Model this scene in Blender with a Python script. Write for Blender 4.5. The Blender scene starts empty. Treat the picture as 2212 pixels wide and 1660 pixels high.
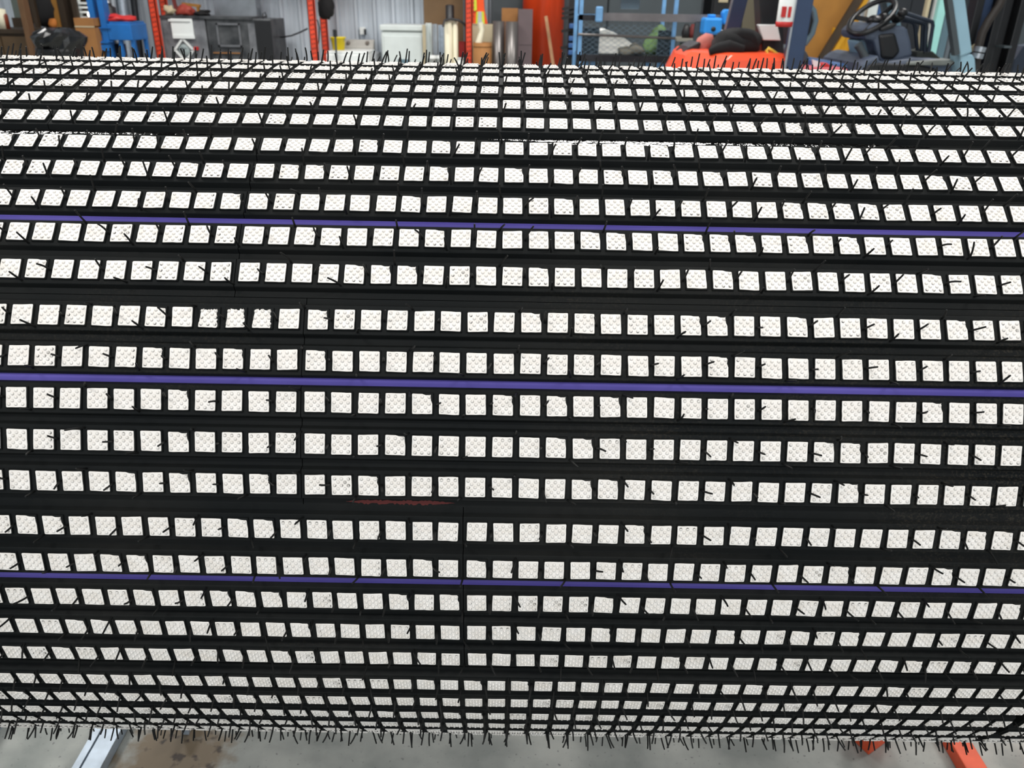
import bpy, bmesh, math, random
import numpy as np
from mathutils import Vector, Matrix

random.seed(11); RNG = np.random.default_rng(5)
PI = math.pi
scene = bpy.context.scene
COL = scene.collection

# ------------------------------------------------------------------ camera
RAD, AXZ, TILT = 0.498, 0.9194, math.radians(26.45)      # drum radius over tile faces, axle height, look-down angle to the axle
CAM = np.array([0.0, -1.1671, 1.5])
CR = np.array([0.99985606, 0.00536264, 0.01609658]); CD = np.array([0.01683718, -0.43048049, -0.90244283]); CF = np.array([0.00208979, 0.90258395, -0.43050882])
FPX = 1747.02
cd = bpy.data.cameras.new('camera'); cam = bpy.data.objects.new('camera', cd); COL.objects.link(cam)
cam.matrix_world = Matrix(((CR[0], -CD[0], -CF[0], CAM[0]), (CR[1], -CD[1], -CF[1], CAM[1]), (CR[2], -CD[2], -CF[2], CAM[2]), (0, 0, 0, 1)))
cd.sensor_fit = 'HORIZONTAL'; cd.sensor_width = 36.0; cd.lens = FPX / 2212 * 36.0
cd.clip_start = 0.05; cd.clip_end = 200
cd.dof.use_dof = True; cd.dof.focus_distance = 0.88; cd.dof.aperture_fstop = 11.0
scene.camera = cam

# ------------------------------------------------------------------ world, lights, exposure
def lin(c):
    return tuple(((v / 255) / 12.92 if v / 255 <= 0.04045 else ((v / 255 + 0.055) / 1.055) ** 2.4) for v in c)
w = bpy.data.worlds.new('sky'); scene.world = w; w.use_nodes = True
bg = w.node_tree.nodes['Background']; bg.inputs[0].default_value = (0.88, 0.94, 1.0, 1); bg.inputs[1].default_value = 0.25
def area(name, loc, rot, sx, sy, power, color=(1, 1, 1)):
    l = bpy.data.lights.new(name, 'AREA'); l.shape = 'RECTANGLE'; l.size = sx; l.size_y = sy; l.energy = power; l.color = color
    o = bpy.data.objects.new(name, l); COL.objects.link(o); o.location = loc; o.rotation_euler = rot
    return o
area('bay_door_daylight', (0, -6.6, 2.6), (math.radians(90), 0, 0), 9.0, 4.6, 160, (0.93, 0.97, 1.0))  # added area light for frontal fill; the bay door is assumed, unseen
for i, (lx, ly) in enumerate([(-3.4, 1.65), (0.7, 1.65), (4.6, 1.65), (-3.6, 6.0), (0.3, 6.0), (4.2, 6.0), (-2.0, -2.6), (2.4, -2.6)]):
    area('ceiling_lamp_light', (lx, ly, 5.30), (0, 0, 0), 1.6, 0.75, 150 if ly > 5 else 78, (1.0, 0.98, 0.95))
scene.view_settings.view_transform = 'Standard'; scene.view_settings.look = 'None'
scene.view_settings.exposure = 0.36; scene.view_settings.gamma = 1.0; scene.view_settings.use_curve_mapping = False
scene.cycles.use_denoising = True; scene.cycles.max_bounces = 6; scene.cycles.diffuse_bounces = 4; scene.cycles.glossy_bounces = 3

# ------------------------------------------------------------------ materials
def mat(name, c, rough=0.6, metal=0.0, var=0.0, scale=8.0, bump=0.0, spec=0.5, c2=None, stretch=None, detail=4):
    m = bpy.data.materials.new(name); m.use_nodes = True; nt = m.node_tree; b = nt.nodes['Principled BSDF']
    col = lin(c); b.inputs['Base Color'].default_value = (*col, 1); b.inputs['Roughness'].default_value = rough
    b.inputs['Metallic'].default_value = metal; b.inputs['Specular IOR Level'].default_value = spec
    if var or c2 or bump:
        tc = nt.nodes.new('ShaderNodeTexCoord'); n = nt.nodes.new('ShaderNodeTexNoise'); n.inputs['Scale'].default_value = scale; n.inputs['Detail'].default_value = detail
        src = tc.outputs['Object']
        if stretch:
            mp = nt.nodes.new('ShaderNodeMapping'); mp.inputs['Scale'].default_value = stretch; nt.links.new(src, mp.inputs[0]); src = mp.outputs[0]
        nt.links.new(src, n.inputs['Vector'])
        if var or c2:
            r = nt.nodes.new('ShaderNodeValToRGB'); r.color_ramp.elements[0].position = 0.35; r.color_ramp.elements[1].position = 0.68
            a = tuple(v * (1 - var) for v in col); z = lin(c2) if c2 else tuple(min(1, v * (1 + var)) for v in col)
            r.color_ramp.elements[0].color = (*a, 1); r.color_ramp.elements[1].color = (*z, 1)
            nt.links.new(n.outputs['Fac'], r.inputs[0]); nt.links.new(r.outputs[0], b.inputs['Base Color'])
        if bump:
            bp = nt.nodes.new('ShaderNodeBump'); bp.inputs['Strength'].default_value = bump; bp.inputs['Distance'].default_value = 0.01
            nt.links.new(n.outputs['Fac'], bp.inputs['Height']); nt.links.new(bp.outputs[0], b.inputs['Normal'])
    return m
def emis(name, c, s):
    m = bpy.data.materials.new(name); m.use_nodes = True; b = m.node_tree.nodes['Principled BSDF']
    b.inputs['Base Color'].default_value = (*lin(c), 1); b.inputs['Emission Color'].default_value = (*lin(c), 1); b.inputs['Emission Strength'].default_value = s
    return m

# rubber: near black, with faint grey scuffs, a dusting of tan talc in patches
def rubber_mat():
    m = bpy.data.materials.new('black_rubber'); m.use_nodes = True; nt = m.node_tree; b = nt.nodes['Principled BSDF']; N = nt.nodes.new; L = nt.links.new
    tc = N('ShaderNodeTexCoord'); n1 = N('ShaderNodeTexNoise'); n1.inputs['Scale'].default_value = 6; n1.inputs['Detail'].default_value = 6
    n2 = N('ShaderNodeTexNoise'); n2.inputs['Scale'].default_value = 420; n2.inputs['Detail'].default_value = 3
    L(tc.outputs['Object'], n1.inputs['Vector']); L(tc.outputs['Object'], n2.inputs['Vector'])
    r1 = N('ShaderNodeValToRGB'); r1.color_ramp.elements[0].position = 0.4; r1.color_ramp.elements[1].position = 0.75
    r1.color_ramp.elements[0].color = (0.0085, 0.0098, 0.0102, 1); r1.color_ramp.elements[1].color = (0.0165, 0.0168, 0.0160, 1); L(n1.outputs['Fac'], r1.inputs[0])
    n3 = N('ShaderNodeTexNoise'); n3.inputs['Scale'].default_value = 2.6; n3.inputs['Detail'].default_value = 3; L(tc.outputs['Object'], n3.inputs['Vector'])
    p3 = N('ShaderNodeMapRange'); p3.inputs[1].default_value = 0.56; p3.inputs[2].default_value = 0.74; L(n3.outputs['Fac'], p3.inputs[0])
    p2 = N('ShaderNodeMapRange'); p2.inputs[1].default_value = 0.5; p2.inputs[2].default_value = 0.72; L(n2.outputs['Fac'], p2.inputs[0])
    mu = N('ShaderNodeMath'); mu.operation = 'MULTIPLY'; L(p3.outputs[0], mu.inputs[0]); L(p2.outputs[0], mu.inputs[1])
    mx = N('ShaderNodeMix'); mx.data_type = 'RGBA'; L(mu.outputs[0], mx.inputs[0]); L(r1.outputs[0], mx.inputs[6]); mx.inputs[7].default_value = (0.05, 0.043, 0.033, 1)
    L(mx.outputs[2], b.inputs['Base Color'])
    rr = N('ShaderNodeMapRange'); rr.inputs[3].default_value = 0.5; rr.inputs[4].default_value = 0.72; L(n1.outputs['Fac'], rr.inputs[0]); L(rr.outputs[0], b.inputs['Roughness'])
    b.inputs['Specular IOR Level'].default_value = 0.08
    bp = N('ShaderNodeBump'); bp.inputs['Strength'].default_value = 0.12; bp.inputs['Distance'].default_value = 0.001; L(n2.outputs['Fac'], bp.inputs['Height']); L(bp.outputs[0], b.inputs['Normal'])
    return m
def ceramic_mat():
    m = bpy.data.materials.new('white_ceramic'); m.use_nodes = True; nt = m.node_tree; b = nt.nodes['Principled BSDF']; N = nt.nodes.new; L = nt.links.new
    at_ = N('ShaderNodeAttribute'); at_.attribute_name = 'dirt'
    tc = N('ShaderNodeTexCoord'); n = N('ShaderNodeTexNoise'); n.inputs['Scale'].default_value = 90; n.inputs['Detail'].default_value = 4; L(tc.outputs['Object'], n.inputs['Vector'])
    r = N('ShaderNodeValToRGB'); r.color_ramp.elements[0].position = 0.3; r.color_ramp.elements[1].position = 0.62
    r.color_ramp.elements[0].color = (*lin((236, 229, 221)), 1); r.color_ramp.elements[1].color = (*lin((247, 242, 237)), 1); L(n.outputs['Fac'], r.inputs[0])
    mx = N('ShaderNodeMix'); mx.data_type = 'RGBA'; L(at_.outputs['Fac'], mx.inputs[0]); L(r.outputs[0], mx.inputs[6]); mx.inputs[7].default_value = (0.018, 0.017, 0.014, 1)
    L(mx.outputs[2], b.inputs['Base Color']); b.inputs['Roughness'].default_value = 0.42; b.inputs['Specular IOR Level'].default_value = 0.4
    return m
RUBBER = rubber_mat(); CERAMIC = ceramic_mat()
WHISK = mat('whisker_rubber', (20, 21, 21), 0.55, spec=0.25)
PURPLE = mat('purple_bonding_layer', (78, 69, 148), 0.62, var=0.10, scale=5, c2=(92, 82, 164), stretch=(1, 4, 4), spec=0.25)
GLOSSK = mat('wet_black_cement', (8, 8, 8), 0.07, spec=0.8, bump=0.25, scale=60)
REDMARK = mat('red_mark', (92, 22, 18), 0.7)
STEELTUBE = mat('brownish_steel', (104, 100, 98), 0.35, 0.6, var=0.2, scale=6, stretch=(1, 1, .3))
STEELDK = mat('dark_steel', (52, 54, 58), 0.45, 0.8, var=0.25)
STEEL = mat('bright_steel', (170, 175, 180), 0.35, 0.9, var=0.12)
ZINC = mat('galvanised_zinc', (176, 188, 200), 0.42, 0.55, var=0.12, scale=30)
CONC = None
ORANGE = mat('orange_paint', (214, 84, 48), 0.5, var=0.10, scale=25, bump=0.05)
REDORG = mat('rack_red_orange', (214, 66, 36), 0.55, var=0.15, scale=14)
FKRED = mat('forklift_red_orange', (236, 78, 36), 0.33, var=0.06, scale=4)
FKGREY = mat('forklift_grey_plastic', (78, 88, 106), 0.5, var=0.12, scale=6)
FKDARK = mat('black_plastic', (20, 21, 24), 0.42)
NAVY = mat('navy_steel', (44, 62, 92), 0.45, var=0.1, scale=5)
PALE = mat('pale_blue_steel', (142, 176, 192), 0.42, var=0.06, scale=5)
BLUE = mat('press_blue', (22, 98, 168), 0.45, var=0.12, scale=6)
CAGEB = mat('cage_blue', (104, 152, 196), 0.5, var=0.12, scale=9)
VISEB = mat('clamp_blue', (40, 138, 218), 0.42, var=0.06)
WHITE = mat('white_enamel', (226, 230, 228), 0.4, var=0.03)
OFFW = mat('off_white_board', (206, 214, 212), 0.5, var=0.04)
CREAM = mat('cream_plastic', (228, 222, 196), 0.5, var=0.04)
YELLOW = mat('yellow_plastic', (232, 206, 10), 0.45)
CARD = mat('brown_cardboard', (146, 100, 54), 0.8, var=0.12, scale=5)
CARD2 = mat('pale_cardboard', (178, 166, 138), 0.8, var=0.06)
MAUVE = mat('mauve_board', (98, 84, 86), 0.75, var=0.08)
WOODD = mat('dark_brown_wood', (50, 37, 22), 0.7, var=0.2, scale=3, stretch=(6, 6, 1))
WOOD = mat('pale_wood', (160, 120, 84), 0.7, var=0.15)
PLY = mat('ochre_plywood', (150, 104, 40), 0.7, var=0.15, scale=3)
YBOARD = mat('yellow_board', (206, 150, 22), 0.6, var=0.1)
SLATE = mat('slate_grey_paint', (64, 72, 76), 0.55, var=0.06, scale=3)
BLACK = mat('flat_black', (14, 14, 15), 0.6)
BAG = mat('glossy_black_bag', (7, 8, 10), 0.24, spec=0.6)
CLOTH = mat('black_cloth', (16, 16, 18), 0.9, bump=0.3, scale=20)
MESHM = mat('mesh_wire', (104, 126, 142), 0.5)
SACK = mat('white_sack', (240, 241, 234), 0.75, bump=0.2, scale=15)
GREEN = mat('green_tarp', (84, 112, 66), 0.7, var=0.3, scale=12)
TABLEDK = mat('scuffed_dark_steel', (46, 49, 52), 0.5, 0.3, c2=(88, 90, 92), scale=7, detail=7)
BOXGREY = mat('worn_grey_paint', (86, 88, 92), 0.55, 0.2, c2=(128, 130, 134), scale=6, detail=7)
RED = mat('red_plastic', (186, 36, 34), 0.5)
HIVIS = mat('hi_vis_orange', (236, 84, 30), 0.7)
LIME = mat('lime_tape', (200, 214, 60), 0.6)
SILVER = mat('silver_tape', (176, 182, 188), 0.4)
MINT = mat('mint_panel', (150, 206, 200), 0.45, var=0.04)
BLUEGREY = mat('blue_grey_panel', (92, 118, 130), 0.5, var=0.06)
CUSHION = mat('blue_cylinder_paint', (66, 104, 156), 0.4, var=0.05)
PINK = mat('faded_red_paint', (196, 96, 104), 0.5)
WALLM = mat('galvanised_wall_sheet', (196, 204, 212), 0.36, 0.25, var=0.12, scale=1.5, stretch=(3, 3, 0.4))
CEILM = mat('white_ceiling_sheet', (200, 202, 200), 0.7)
LAMP = emis('lamp_glow', (255, 250, 238), 4.0)
def concrete():
    m = bpy.data.materials.new('concrete'); m.use_nodes = True; nt = m.node_tree; b = nt.nodes['Principled BSDF']; N = nt.nodes.new; L = nt.links.new
    tc = N('ShaderNodeTexCoord')
    def noise(s, d, lo, hi):
        n = N('ShaderNodeTexNoise'); n.inputs['Scale'].default_value = s; n.inputs['Detail'].default_value = d; L(tc.outputs['Object'], n.inputs['Vector'])
        r = N('ShaderNodeMapRange'); r.inputs[1].default_value = lo; r.inputs[2].default_value = hi; L(n.outputs['Fac'], r.inputs[0]); return r.outputs[0]
    def mixc(f, a, c):
        x = N('ShaderNodeMix'); x.data_type = 'RGBA'; L(f, x.inputs[0])
        (L(a, x.inputs[6]) if hasattr(a, 'links') else x.inputs.__getitem__(6).__setattr__('default_value', a)); x.inputs[7].default_value = c; return x.outputs[2]
    c = mixc(noise(5.5, 8, 0.38, 0.64), (*lin((124, 129, 125)), 1), (*lin((172, 174, 168)), 1))
    c = mixc(noise(120, 2, 0.66, 0.74), c, (*lin((96, 98, 98)), 1))
    # brown sand spill beside the steel channel: an irregular blotch that stays where it lies
    sp = N('ShaderNodeSeparateXYZ'); L(tc.outputs['Object'], sp.inputs[0])
    vm = N('ShaderNodeVectorMath'); vm.operation = 'DISTANCE'; L(tc.outputs['Object'], vm.inputs[0]); vm.inputs[1].default_value = (-0.72, -0.54, 0.2)
    nn = N('ShaderNodeTexNoise'); nn.inputs['Scale'].default_value = 22; nn.inputs['Detail'].default_value = 6; L(tc.outputs['Object'], nn.inputs['Vector'])
    ad = N('ShaderNodeMath'); ad.operation = 'MULTIPLY_ADD'; L(nn.outputs['Fac'], ad.inputs[0]); ad.inputs[1].default_value = 0.24; L(vm.outputs['Value'], ad.inputs[2])
    rg = N('ShaderNodeMapRange'); rg.inputs[1].default_value = 0.26; rg.inputs[2].default_value = 0.20; L(ad.outputs[0], rg.inputs[0])
    c = mixc(rg.outputs[0], c, (*lin((122, 106, 84)), 1))
    n4 = noise(38, 6, 0.56, 0.66); mu = N('ShaderNodeMath'); mu.operation = 'MULTIPLY'; L(n4, mu.inputs[0]); L(rg.outputs[0], mu.inputs[1])
    c = mixc(mu.outputs[0], c, (*lin((54, 40, 28)), 1))
    L(c, b.inputs['Base Color']); b.inputs['Roughness'].default_value = 0.55
    return m
CONC = concrete()

# ------------------------------------------------------------------ mesh helpers
class MB:
    """collects shapes in world coordinates; build() links them as ONE mesh object"""
    def __init__(s): s.v = []; s.f = []; s.sm = []
    def add(s, vs, fs, smooth=False):
        o = len(s.v); s.v += [tuple(p) for p in vs]; s.f += [tuple(i + o for i in f) for f in fs]; s.sm += [smooth] * len(fs); return s
    def box(s, x0, x1, y0, y1, z0, z1, shear=(0, 0)):
        x0, x1 = sorted((x0, x1)); y0, y1 = sorted((y0, y1)); z0, z1 = sorted((z0, z1)); sx, sy = shear
        vs = [(x0, y0, z0), (x1, y0, z0), (x1, y1, z0), (x0, y1, z0), (x0 + sx, y0 + sy, z1), (x1 + sx, y0 + sy, z1), (x1 + sx, y1 + sy, z1), (x0 + sx, y1 + sy, z1)]
        return s.add(vs, [(3, 2, 1, 0), (4, 5, 6, 7), (0, 1, 5, 4), (1, 2, 6, 5), (2, 3, 7, 6), (3, 0, 4, 7)])
    def bar(s, a, b, wx, wy, up=(0, 1, 0)):
        a, b = Vector(a), Vector(b); d = (b - a).normalized(); u = d.cross(Vector(up))
        if u.length < 1e-4: u = d.cross(Vector((1, 0, 0)))
        u.normalize(); v = u.cross(d).normalized(); vs = []
        for p in (a, b):
            for su, sv in ((-1, -1), (1, -1), (1, 1), (-1, 1)): vs.append(p + u * su * wx / 2 + v * sv * wy / 2)
        return s.add(vs, [(3, 2, 1, 0), (4, 5, 6, 7), (0, 1, 5, 4), (1, 2, 6, 5), (2, 3, 7, 6), (3, 0, 4, 7)])
    def tube(s, pts, r, n=8, cap=True):
        pts = [Vector(p) for p in pts]; rs = r if isinstance(r, (list, tuple)) else [r] * len(pts); vs = []; fs = []
        ref = None
        for i, p in enumerate(pts):
            d = (pts[min(i + 1, len(pts) - 1)] - pts[max(i - 1, 0)]).normalized()
            if ref is None: ref = Vector((0, 0, 1)) if abs(d.z) < 0.9 else Vector((1, 0, 0))
            u = d.cross(ref).normalized(); v = u.cross(d).normalized(); ref = v
            for k in range(n): a = 2 * PI * k / n; vs.append(p + (u * math.cos(a) + v * math.sin(a)) * rs[i])
        for i in range(len(pts) - 1):
            for k in range(n): a, b = i * n + k, i * n + (k + 1) % n; fs.append((a, b, b + n, a + n))
        s.add(vs, fs, True)
        if cap:
            o = len(pts) - 1
            s.add([vs[k] for k in range(n)], [tuple(range(n))]); s.add([vs[o * n + k] for k in range(n)], [tuple(reversed(range(n)))])
        return s
    def lathe(s, c, prof, n=20, axis='z', smooth=True):
        c = Vector(c); vs = []; fs = []
        for r, h in prof:
            for k in range(n):
                a = 2 * PI * k / n; x, y = r * math.cos(a), r * math.sin(a)
                vs.append(c + (Vector((x, y, h)) if axis == 'z' else Vector((h, x, y)) if axis == 'x' else Vector((x, h, -y))))
        for i in range(len(prof) - 1):
            for k in range(n): a, b = i * n + k, i * n + (k + 1) % n; fs.append((a, b, b + n, a + n))
        return s.add(vs, fs, smooth)
    def prism(s, poly, axis, a, b):
        """polygon of (p, q) extruded along axis from a to b; 'y': (x,z); 'x': (y,z); 'z': (x,y)"""
        f = {'y': lambda p, t: (p[0], t, p[1]), 'x': lambda p, t: (t, p[0], p[1]), 'z': lambda p, t: (p[0], p[1], t)}[axis]
        n = len(poly); vs = [f(p, a) for p in poly] + [f(p, b) for p in poly]
        return s.add(vs, [tuple(range(n)), tuple(reversed(range(n, 2 * n)))] + [(i + n, (i + 1) % n + n, (i + 1) % n, i) for i in range(n)])
    def blob(s, c, rx, ry, rz, seed=0, amp=0.15, fr=2.5, n=20, m=12, zmin=None):
        rnd = random.Random(seed); ph = [(rnd.uniform(0, 6.3), rnd.uniform(0.6, 1.4), rnd.uniform(0, 6.3)) for _ in range(6)]
        vs = []; fs = []
        for i in range(m + 1):
            t = PI * i / m
            for k in range(n):
                a = 2 * PI * k / n; dx, dy, dz = math.sin(t) * math.cos(a), math.sin(t) * math.sin(a), math.cos(t)
                q = 1 + amp * sum(math.sin(fr * p[1] * (dx * math.cos(p[0]) + dy * math.sin(p[0]) + dz * math.cos(p[2])) * (1 + j * .5) + p[2]) / (1 + j * .6) for j, p in enumerate(ph)) / 2
                z = c[2] + dz * rz * q
                vs.append((c[0] + dx * rx * q, c[1] + dy * ry * q, max(z, zmin) if zmin is not None else z))
        for i in range(m):
            for k in range(n): a, b = i * n + k, i * n + (k + 1) % n; fs.append((a, a + n, b + n, b))
        return s.add(vs, fs, True)
    def build(s, name, m, parent=None, bevel=0.0, base=None):
        v = np.array(s.v); b = np.array(base) if base is not None else np.array([(v[:, 0].min() + v[:, 0].max()) / 2, (v[:, 1].min() + v[:, 1].max()) / 2, v[:, 2].min()])
        me = bpy.data.meshes.new(name); me.from_pydata([tuple(p) for p in (v - b)], [], s.f); me.update()
        bm = bmesh.new(); bm.from_mesh(me)
        bmesh.ops.recalc_face_normals(bm, faces=bm.faces); bm.to_mesh(me); bm.free()
        me.polygons.foreach_set('use_smooth', s.sm)
        me.materials.append(m)
        o = bpy.data.objects.new(name, me); COL.objects.link(o)
        pw = Vector((0, 0, 0))
        if parent is not None: o.parent = parent; pw = wloc(parent)
        o.location = Vector(b) - pw
        if bevel:
            md = o.modifiers.new('bevel', 'BEVEL'); md.width = bevel; md.segments = 2; md.limit_method = 'ANGLE'; md.angle_limit = 0.7
        return o
def wloc(o):
    p = Vector(o.location)
    while o.parent is not None: o = o.parent; p += Vector(o.location)
    return p
def tag(o, label=None, cat=None, group=None, kind=None):
    for k, v in (('label', label), ('category', cat), ('group', group), ('kind', kind)):
        if v: o[k] = v
    return o
def thing(name, loc, label, cat, group=None):
    o = bpy.data.objects.new(name, None); COL.objects.link(o); o.location = loc; o.empty_display_size = 0.05
    return tag(o, label, cat, group)
def one(mb, name, m, label, cat, group=None, bevel=0.0): return tag(mb.build(name, m, None, bevel), label, cat, group)
def A(px, py, y):
    """the point of the plane at world depth y that the photograph shows at pixel (px, py)"""
    r = CR * (px - 1106) / FPX + CD * (py - 830) / FPX + CF
    return CAM + r * ((y - CAM[1]) / r[1])
def AX_(px, py, y): return float(A(px, py, y)[0])
def AZ_(px, py, y): return float(A(px, py, y)[2])

# ------------------------------------------------------------------ the hall
def structure(mb, name, m): return tag(mb.build(name, m), kind='structure')
structure(MB().box(-9, 9, -9, 10.2, -0.2, 0.0), 'floor', CONC)
structure(MB().box(-9, 9, -6.9, 10.2, 5.6, 5.75), 'ceiling', CEILM)
structure(MB().box(-9.2, -9, -6.9, 10.2, 0, 5.6), 'wall_left', WALLM)
structure(MB().box(9, 9.2, -6.9, 10.2, 0, 5.6), 'wall_right', WALLM)
wb = bpy.data.objects.new('wall_back', None); COL.objects.link(wb); wb.location = (0, 9.9, 0); tag(wb, kind='structure')
PER = 0.232; PW = PER * 4
for k in range(20):
    x0 = -9 + k * PW; prof = []
    for j in range(4):
        xb = x0 + j * PER
        prof += [(xb, 9.90), (xb + 0.012, 9.90), (xb + 0.03, 9.862), (xb + 0.06, 9.862), (xb + 0.078, 9.90), (xb + 0.125, 9.90), (xb + 0.132, 9.892), (xb + 0.146, 9.892), (xb + 0.153, 9.90), (xb + 0.182, 9.90), (xb + 0.189, 9.892), (xb + 0.203, 9.892), (xb + 0.21, 9.90)]
    prof.append((x0 + PW - 0.004, 9.90)); n = len(prof)
    vs = [(p[0], p[1], z) for z in (0.0, 5.6) for p in prof] + [(x0 + PW - 0.004, 9.95, 0.0), (x0, 9.95, 0.0), (x0 + PW - 0.004, 9.95, 5.6), (x0, 9.95, 5.6)]
    m_ = MB().add(vs, [(i, i + 1, i + 1 + n, i + n) for i in range(n - 1)] + [(2 * n, 2 * n + 1, 2 * n + 3, 2 * n + 2)])
    m_.build('wall_panel', WALLM, wb)
# ------------------------------------------------------------------ the pulley
ct, st = math.cos(TILT), math.sin(TILT)
DIRC = np.array([0, -ct, st]); DN = np.array([0, -st, -ct]); AXLE = np.array([0, 0, AXZ])
TH = [-62.86, -57.60, -52.83, -48.21, -43.64, -38.92, -33.48, -28.69, -23.92, -19.11, -14.30, -8.70, -3.87, 0.933, 5.734, 10.553, 16.04, 20.94, 25.85, 30.73, 35.71, 41.54, 46.42, 51.35, 56.36, 61.59]
OFF = [-.2421, -.2254, -.2001, -.1750, -.1783, -.1690, -.0506, -.0427, -.0488, -.0394, -.0264, -.3011, -.2959, -.2966, -.2929, -.2925, -.2152, -.2220, -.2090, -.2214, -.2222, -.3826, -.3726, -.3929, -.3747, -.4135]
PITCH = 0.05377 * RAD; STEP, SEAM = 4.84, 5.53
theta = {i + 1: t for i, t in enumerate(TH)}; offs = {i + 1: o for i, o in enumerate(OFF)}
for r in range(0, -4, -1): theta[r] = theta[r + 1] - STEP; offs[r] = -0.24 + 0.01 * r
strips = [[-3, -2, -1, 0, 1], [2, 3, 4, 5, 6], [7, 8, 9, 10, 11], [12, 13, 14, 15, 16], [17, 18, 19, 20, 21], [22, 23, 24, 25, 26]]
joint = {0: None, 1: -20, 2: -11, 3: -8, 4: -2, 5: 23}     # butt joint after this tile number
r = 27; t = theta[26] + SEAM
while t + 4 * STEP < 360 + theta[-3] - SEAM:
    row = []
    for k in range(5): theta[r] = t + k * STEP; offs[r] = -0.3 + 0.013 * k; row.append(r); r += 1
    strips.append(row); joint[len(strips) - 1] = None; t += 4 * STEP + SEAM
HALF = 1.0
def frame(th):
    c, s = math.cos(math.radians(th)), math.sin(math.radians(th))
    return c * DIRC + s * DN, -s * DIRC + c * DN           # outward normal, tangent (downwards on the camera side)
def tile_x(row, n):
    k = next(i for i, s in enumerate(strips) if row in s); j = joint[k]
    x = (offs[row] + n) * PITCH
    if j is not None: x += (-0.0010 if n <= j else 0.0010) if k != 5 else (0 if n <= j else 0.010)
    return x
root = thing('conveyor_pulley', (0, 0, AXZ), 'huge black rubber-covered pulley drum studded with rows of white dimpled ceramic tiles', 'pulley')
R0, RR, RF, RB = RAD, RAD - 0.0024, RAD - 0.0088, RAD - 0.017
MB().lathe((0, 0, AXZ), [(0.05, -HALF), (RB - .0005, -HALF), (RB - .0005, HALF), (0.05, HALF)], 96, 'x').build('drum_shell', STEELDK, root)
MB().lathe((0, 0, AXZ), [(0.0, -1.32), (0.06, -1.32), (0.06, 1.32), (0.0, 1.32)], 32, 'x').build('shaft', STEEL, root)
for sx in (-1, 1):
    MB().lathe((sx * (HALF + .012), 0, AXZ), [(0.06, -.012), (0.12, -.012), (0.12, .05), (0.06, .05)] if sx > 0 else [(0.06, .012), (0.12, .012), (0.12, -.05), (0.06, -.05)], 32, 'x').build('hub', STEELDK, root)
strip_obj = {}
for k, rows in enumerate(strips):
    prof = []                                              # cross-section points (world y, z)
    def pt(th, s, rad):
        n_, t_ = frame(th); return AXLE + n_ * rad + t_ * s
    e = 0.0172 + 0.0064
    prof.append(pt(theta[rows[0]], -e, RB)); prof.append(pt(theta[rows[0]], -e, RF))
    for rw in rows:
        for s_, rad in ((-.0172, RF), (-.0152, RR - .0006), (-.0146, RR), (.0146, RR), (.0152, RR - .0006), (.0172, RF)): prof.append(pt(theta[rw], s_, rad))
    prof.append(pt(theta[rows[-1]], e, RF)); prof.append(pt(theta[rows[-1]], e, RB))
    j = joint[k]
    if j is None: spans = [(-HALF, HALF)]
    else:
        xm = (tile_x(rows[2], j) + tile_x(rows[2], j + 1)) / 2; g = 0.0004 if k != 5 else 0.006
        spans = [(-HALF, xm - g), (xm + g, HALF)]
    for x0, x1 in spans:
        m_ = MB(); n = len(prof)
        vs = [(x, p[1], p[2]) for x in (x0, x1) for p in prof]
        m_.add(vs, [(i, i + 1, i + 1 + n, i + n) for i in range(n - 1)] + [tuple(range(n)), tuple(range(n, 2 * n))])
        for rw in rows:
            if -2 <= rw <= 29:
                n_, t_ = frame(theta[rw])
                for q in range(-45, 46):
                    xc = tile_x(rw, q)
                    if not (max(x0, -0.95) + .011 < xc < min(x1, 0.95) - .011): continue
                    hs = 0.01075; vs = []
                    for rad, h in ((RR - .0005, hs + .0004), (R0 - .00045, hs), (R0 - .0001, hs - .0004)):
                        for a, b in ((-1, -1), (1, -1), (1, 1), (-1, 1)):
                            p = AXLE + n_ * rad + t_ * (-b * h); vs.append((xc + a * h, p[1], p[2]))
                    m_.add(vs, [(0, 1, 5, 4), (1, 2, 6, 5), (2, 3, 7, 6), (3, 0, 4, 7), (4, 5, 9, 8), (5, 6, 10, 9), (6, 7, 11, 10), (7, 4, 8, 11), (8, 9, 10, 11)])
        so = m_.build('lagging_strip', RUBBER, root, base=(0, 0, AXZ))
        strip_obj[(k, x0)] = so
def strip_of(row, x):
    k = next(i for i, s in enumerate(strips) if row in s); c = [(q, o) for q, o in strip_obj.items() if q[0] == k]
    return [o for q, o in sorted(c) if q[1] <= x][-1]

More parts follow.
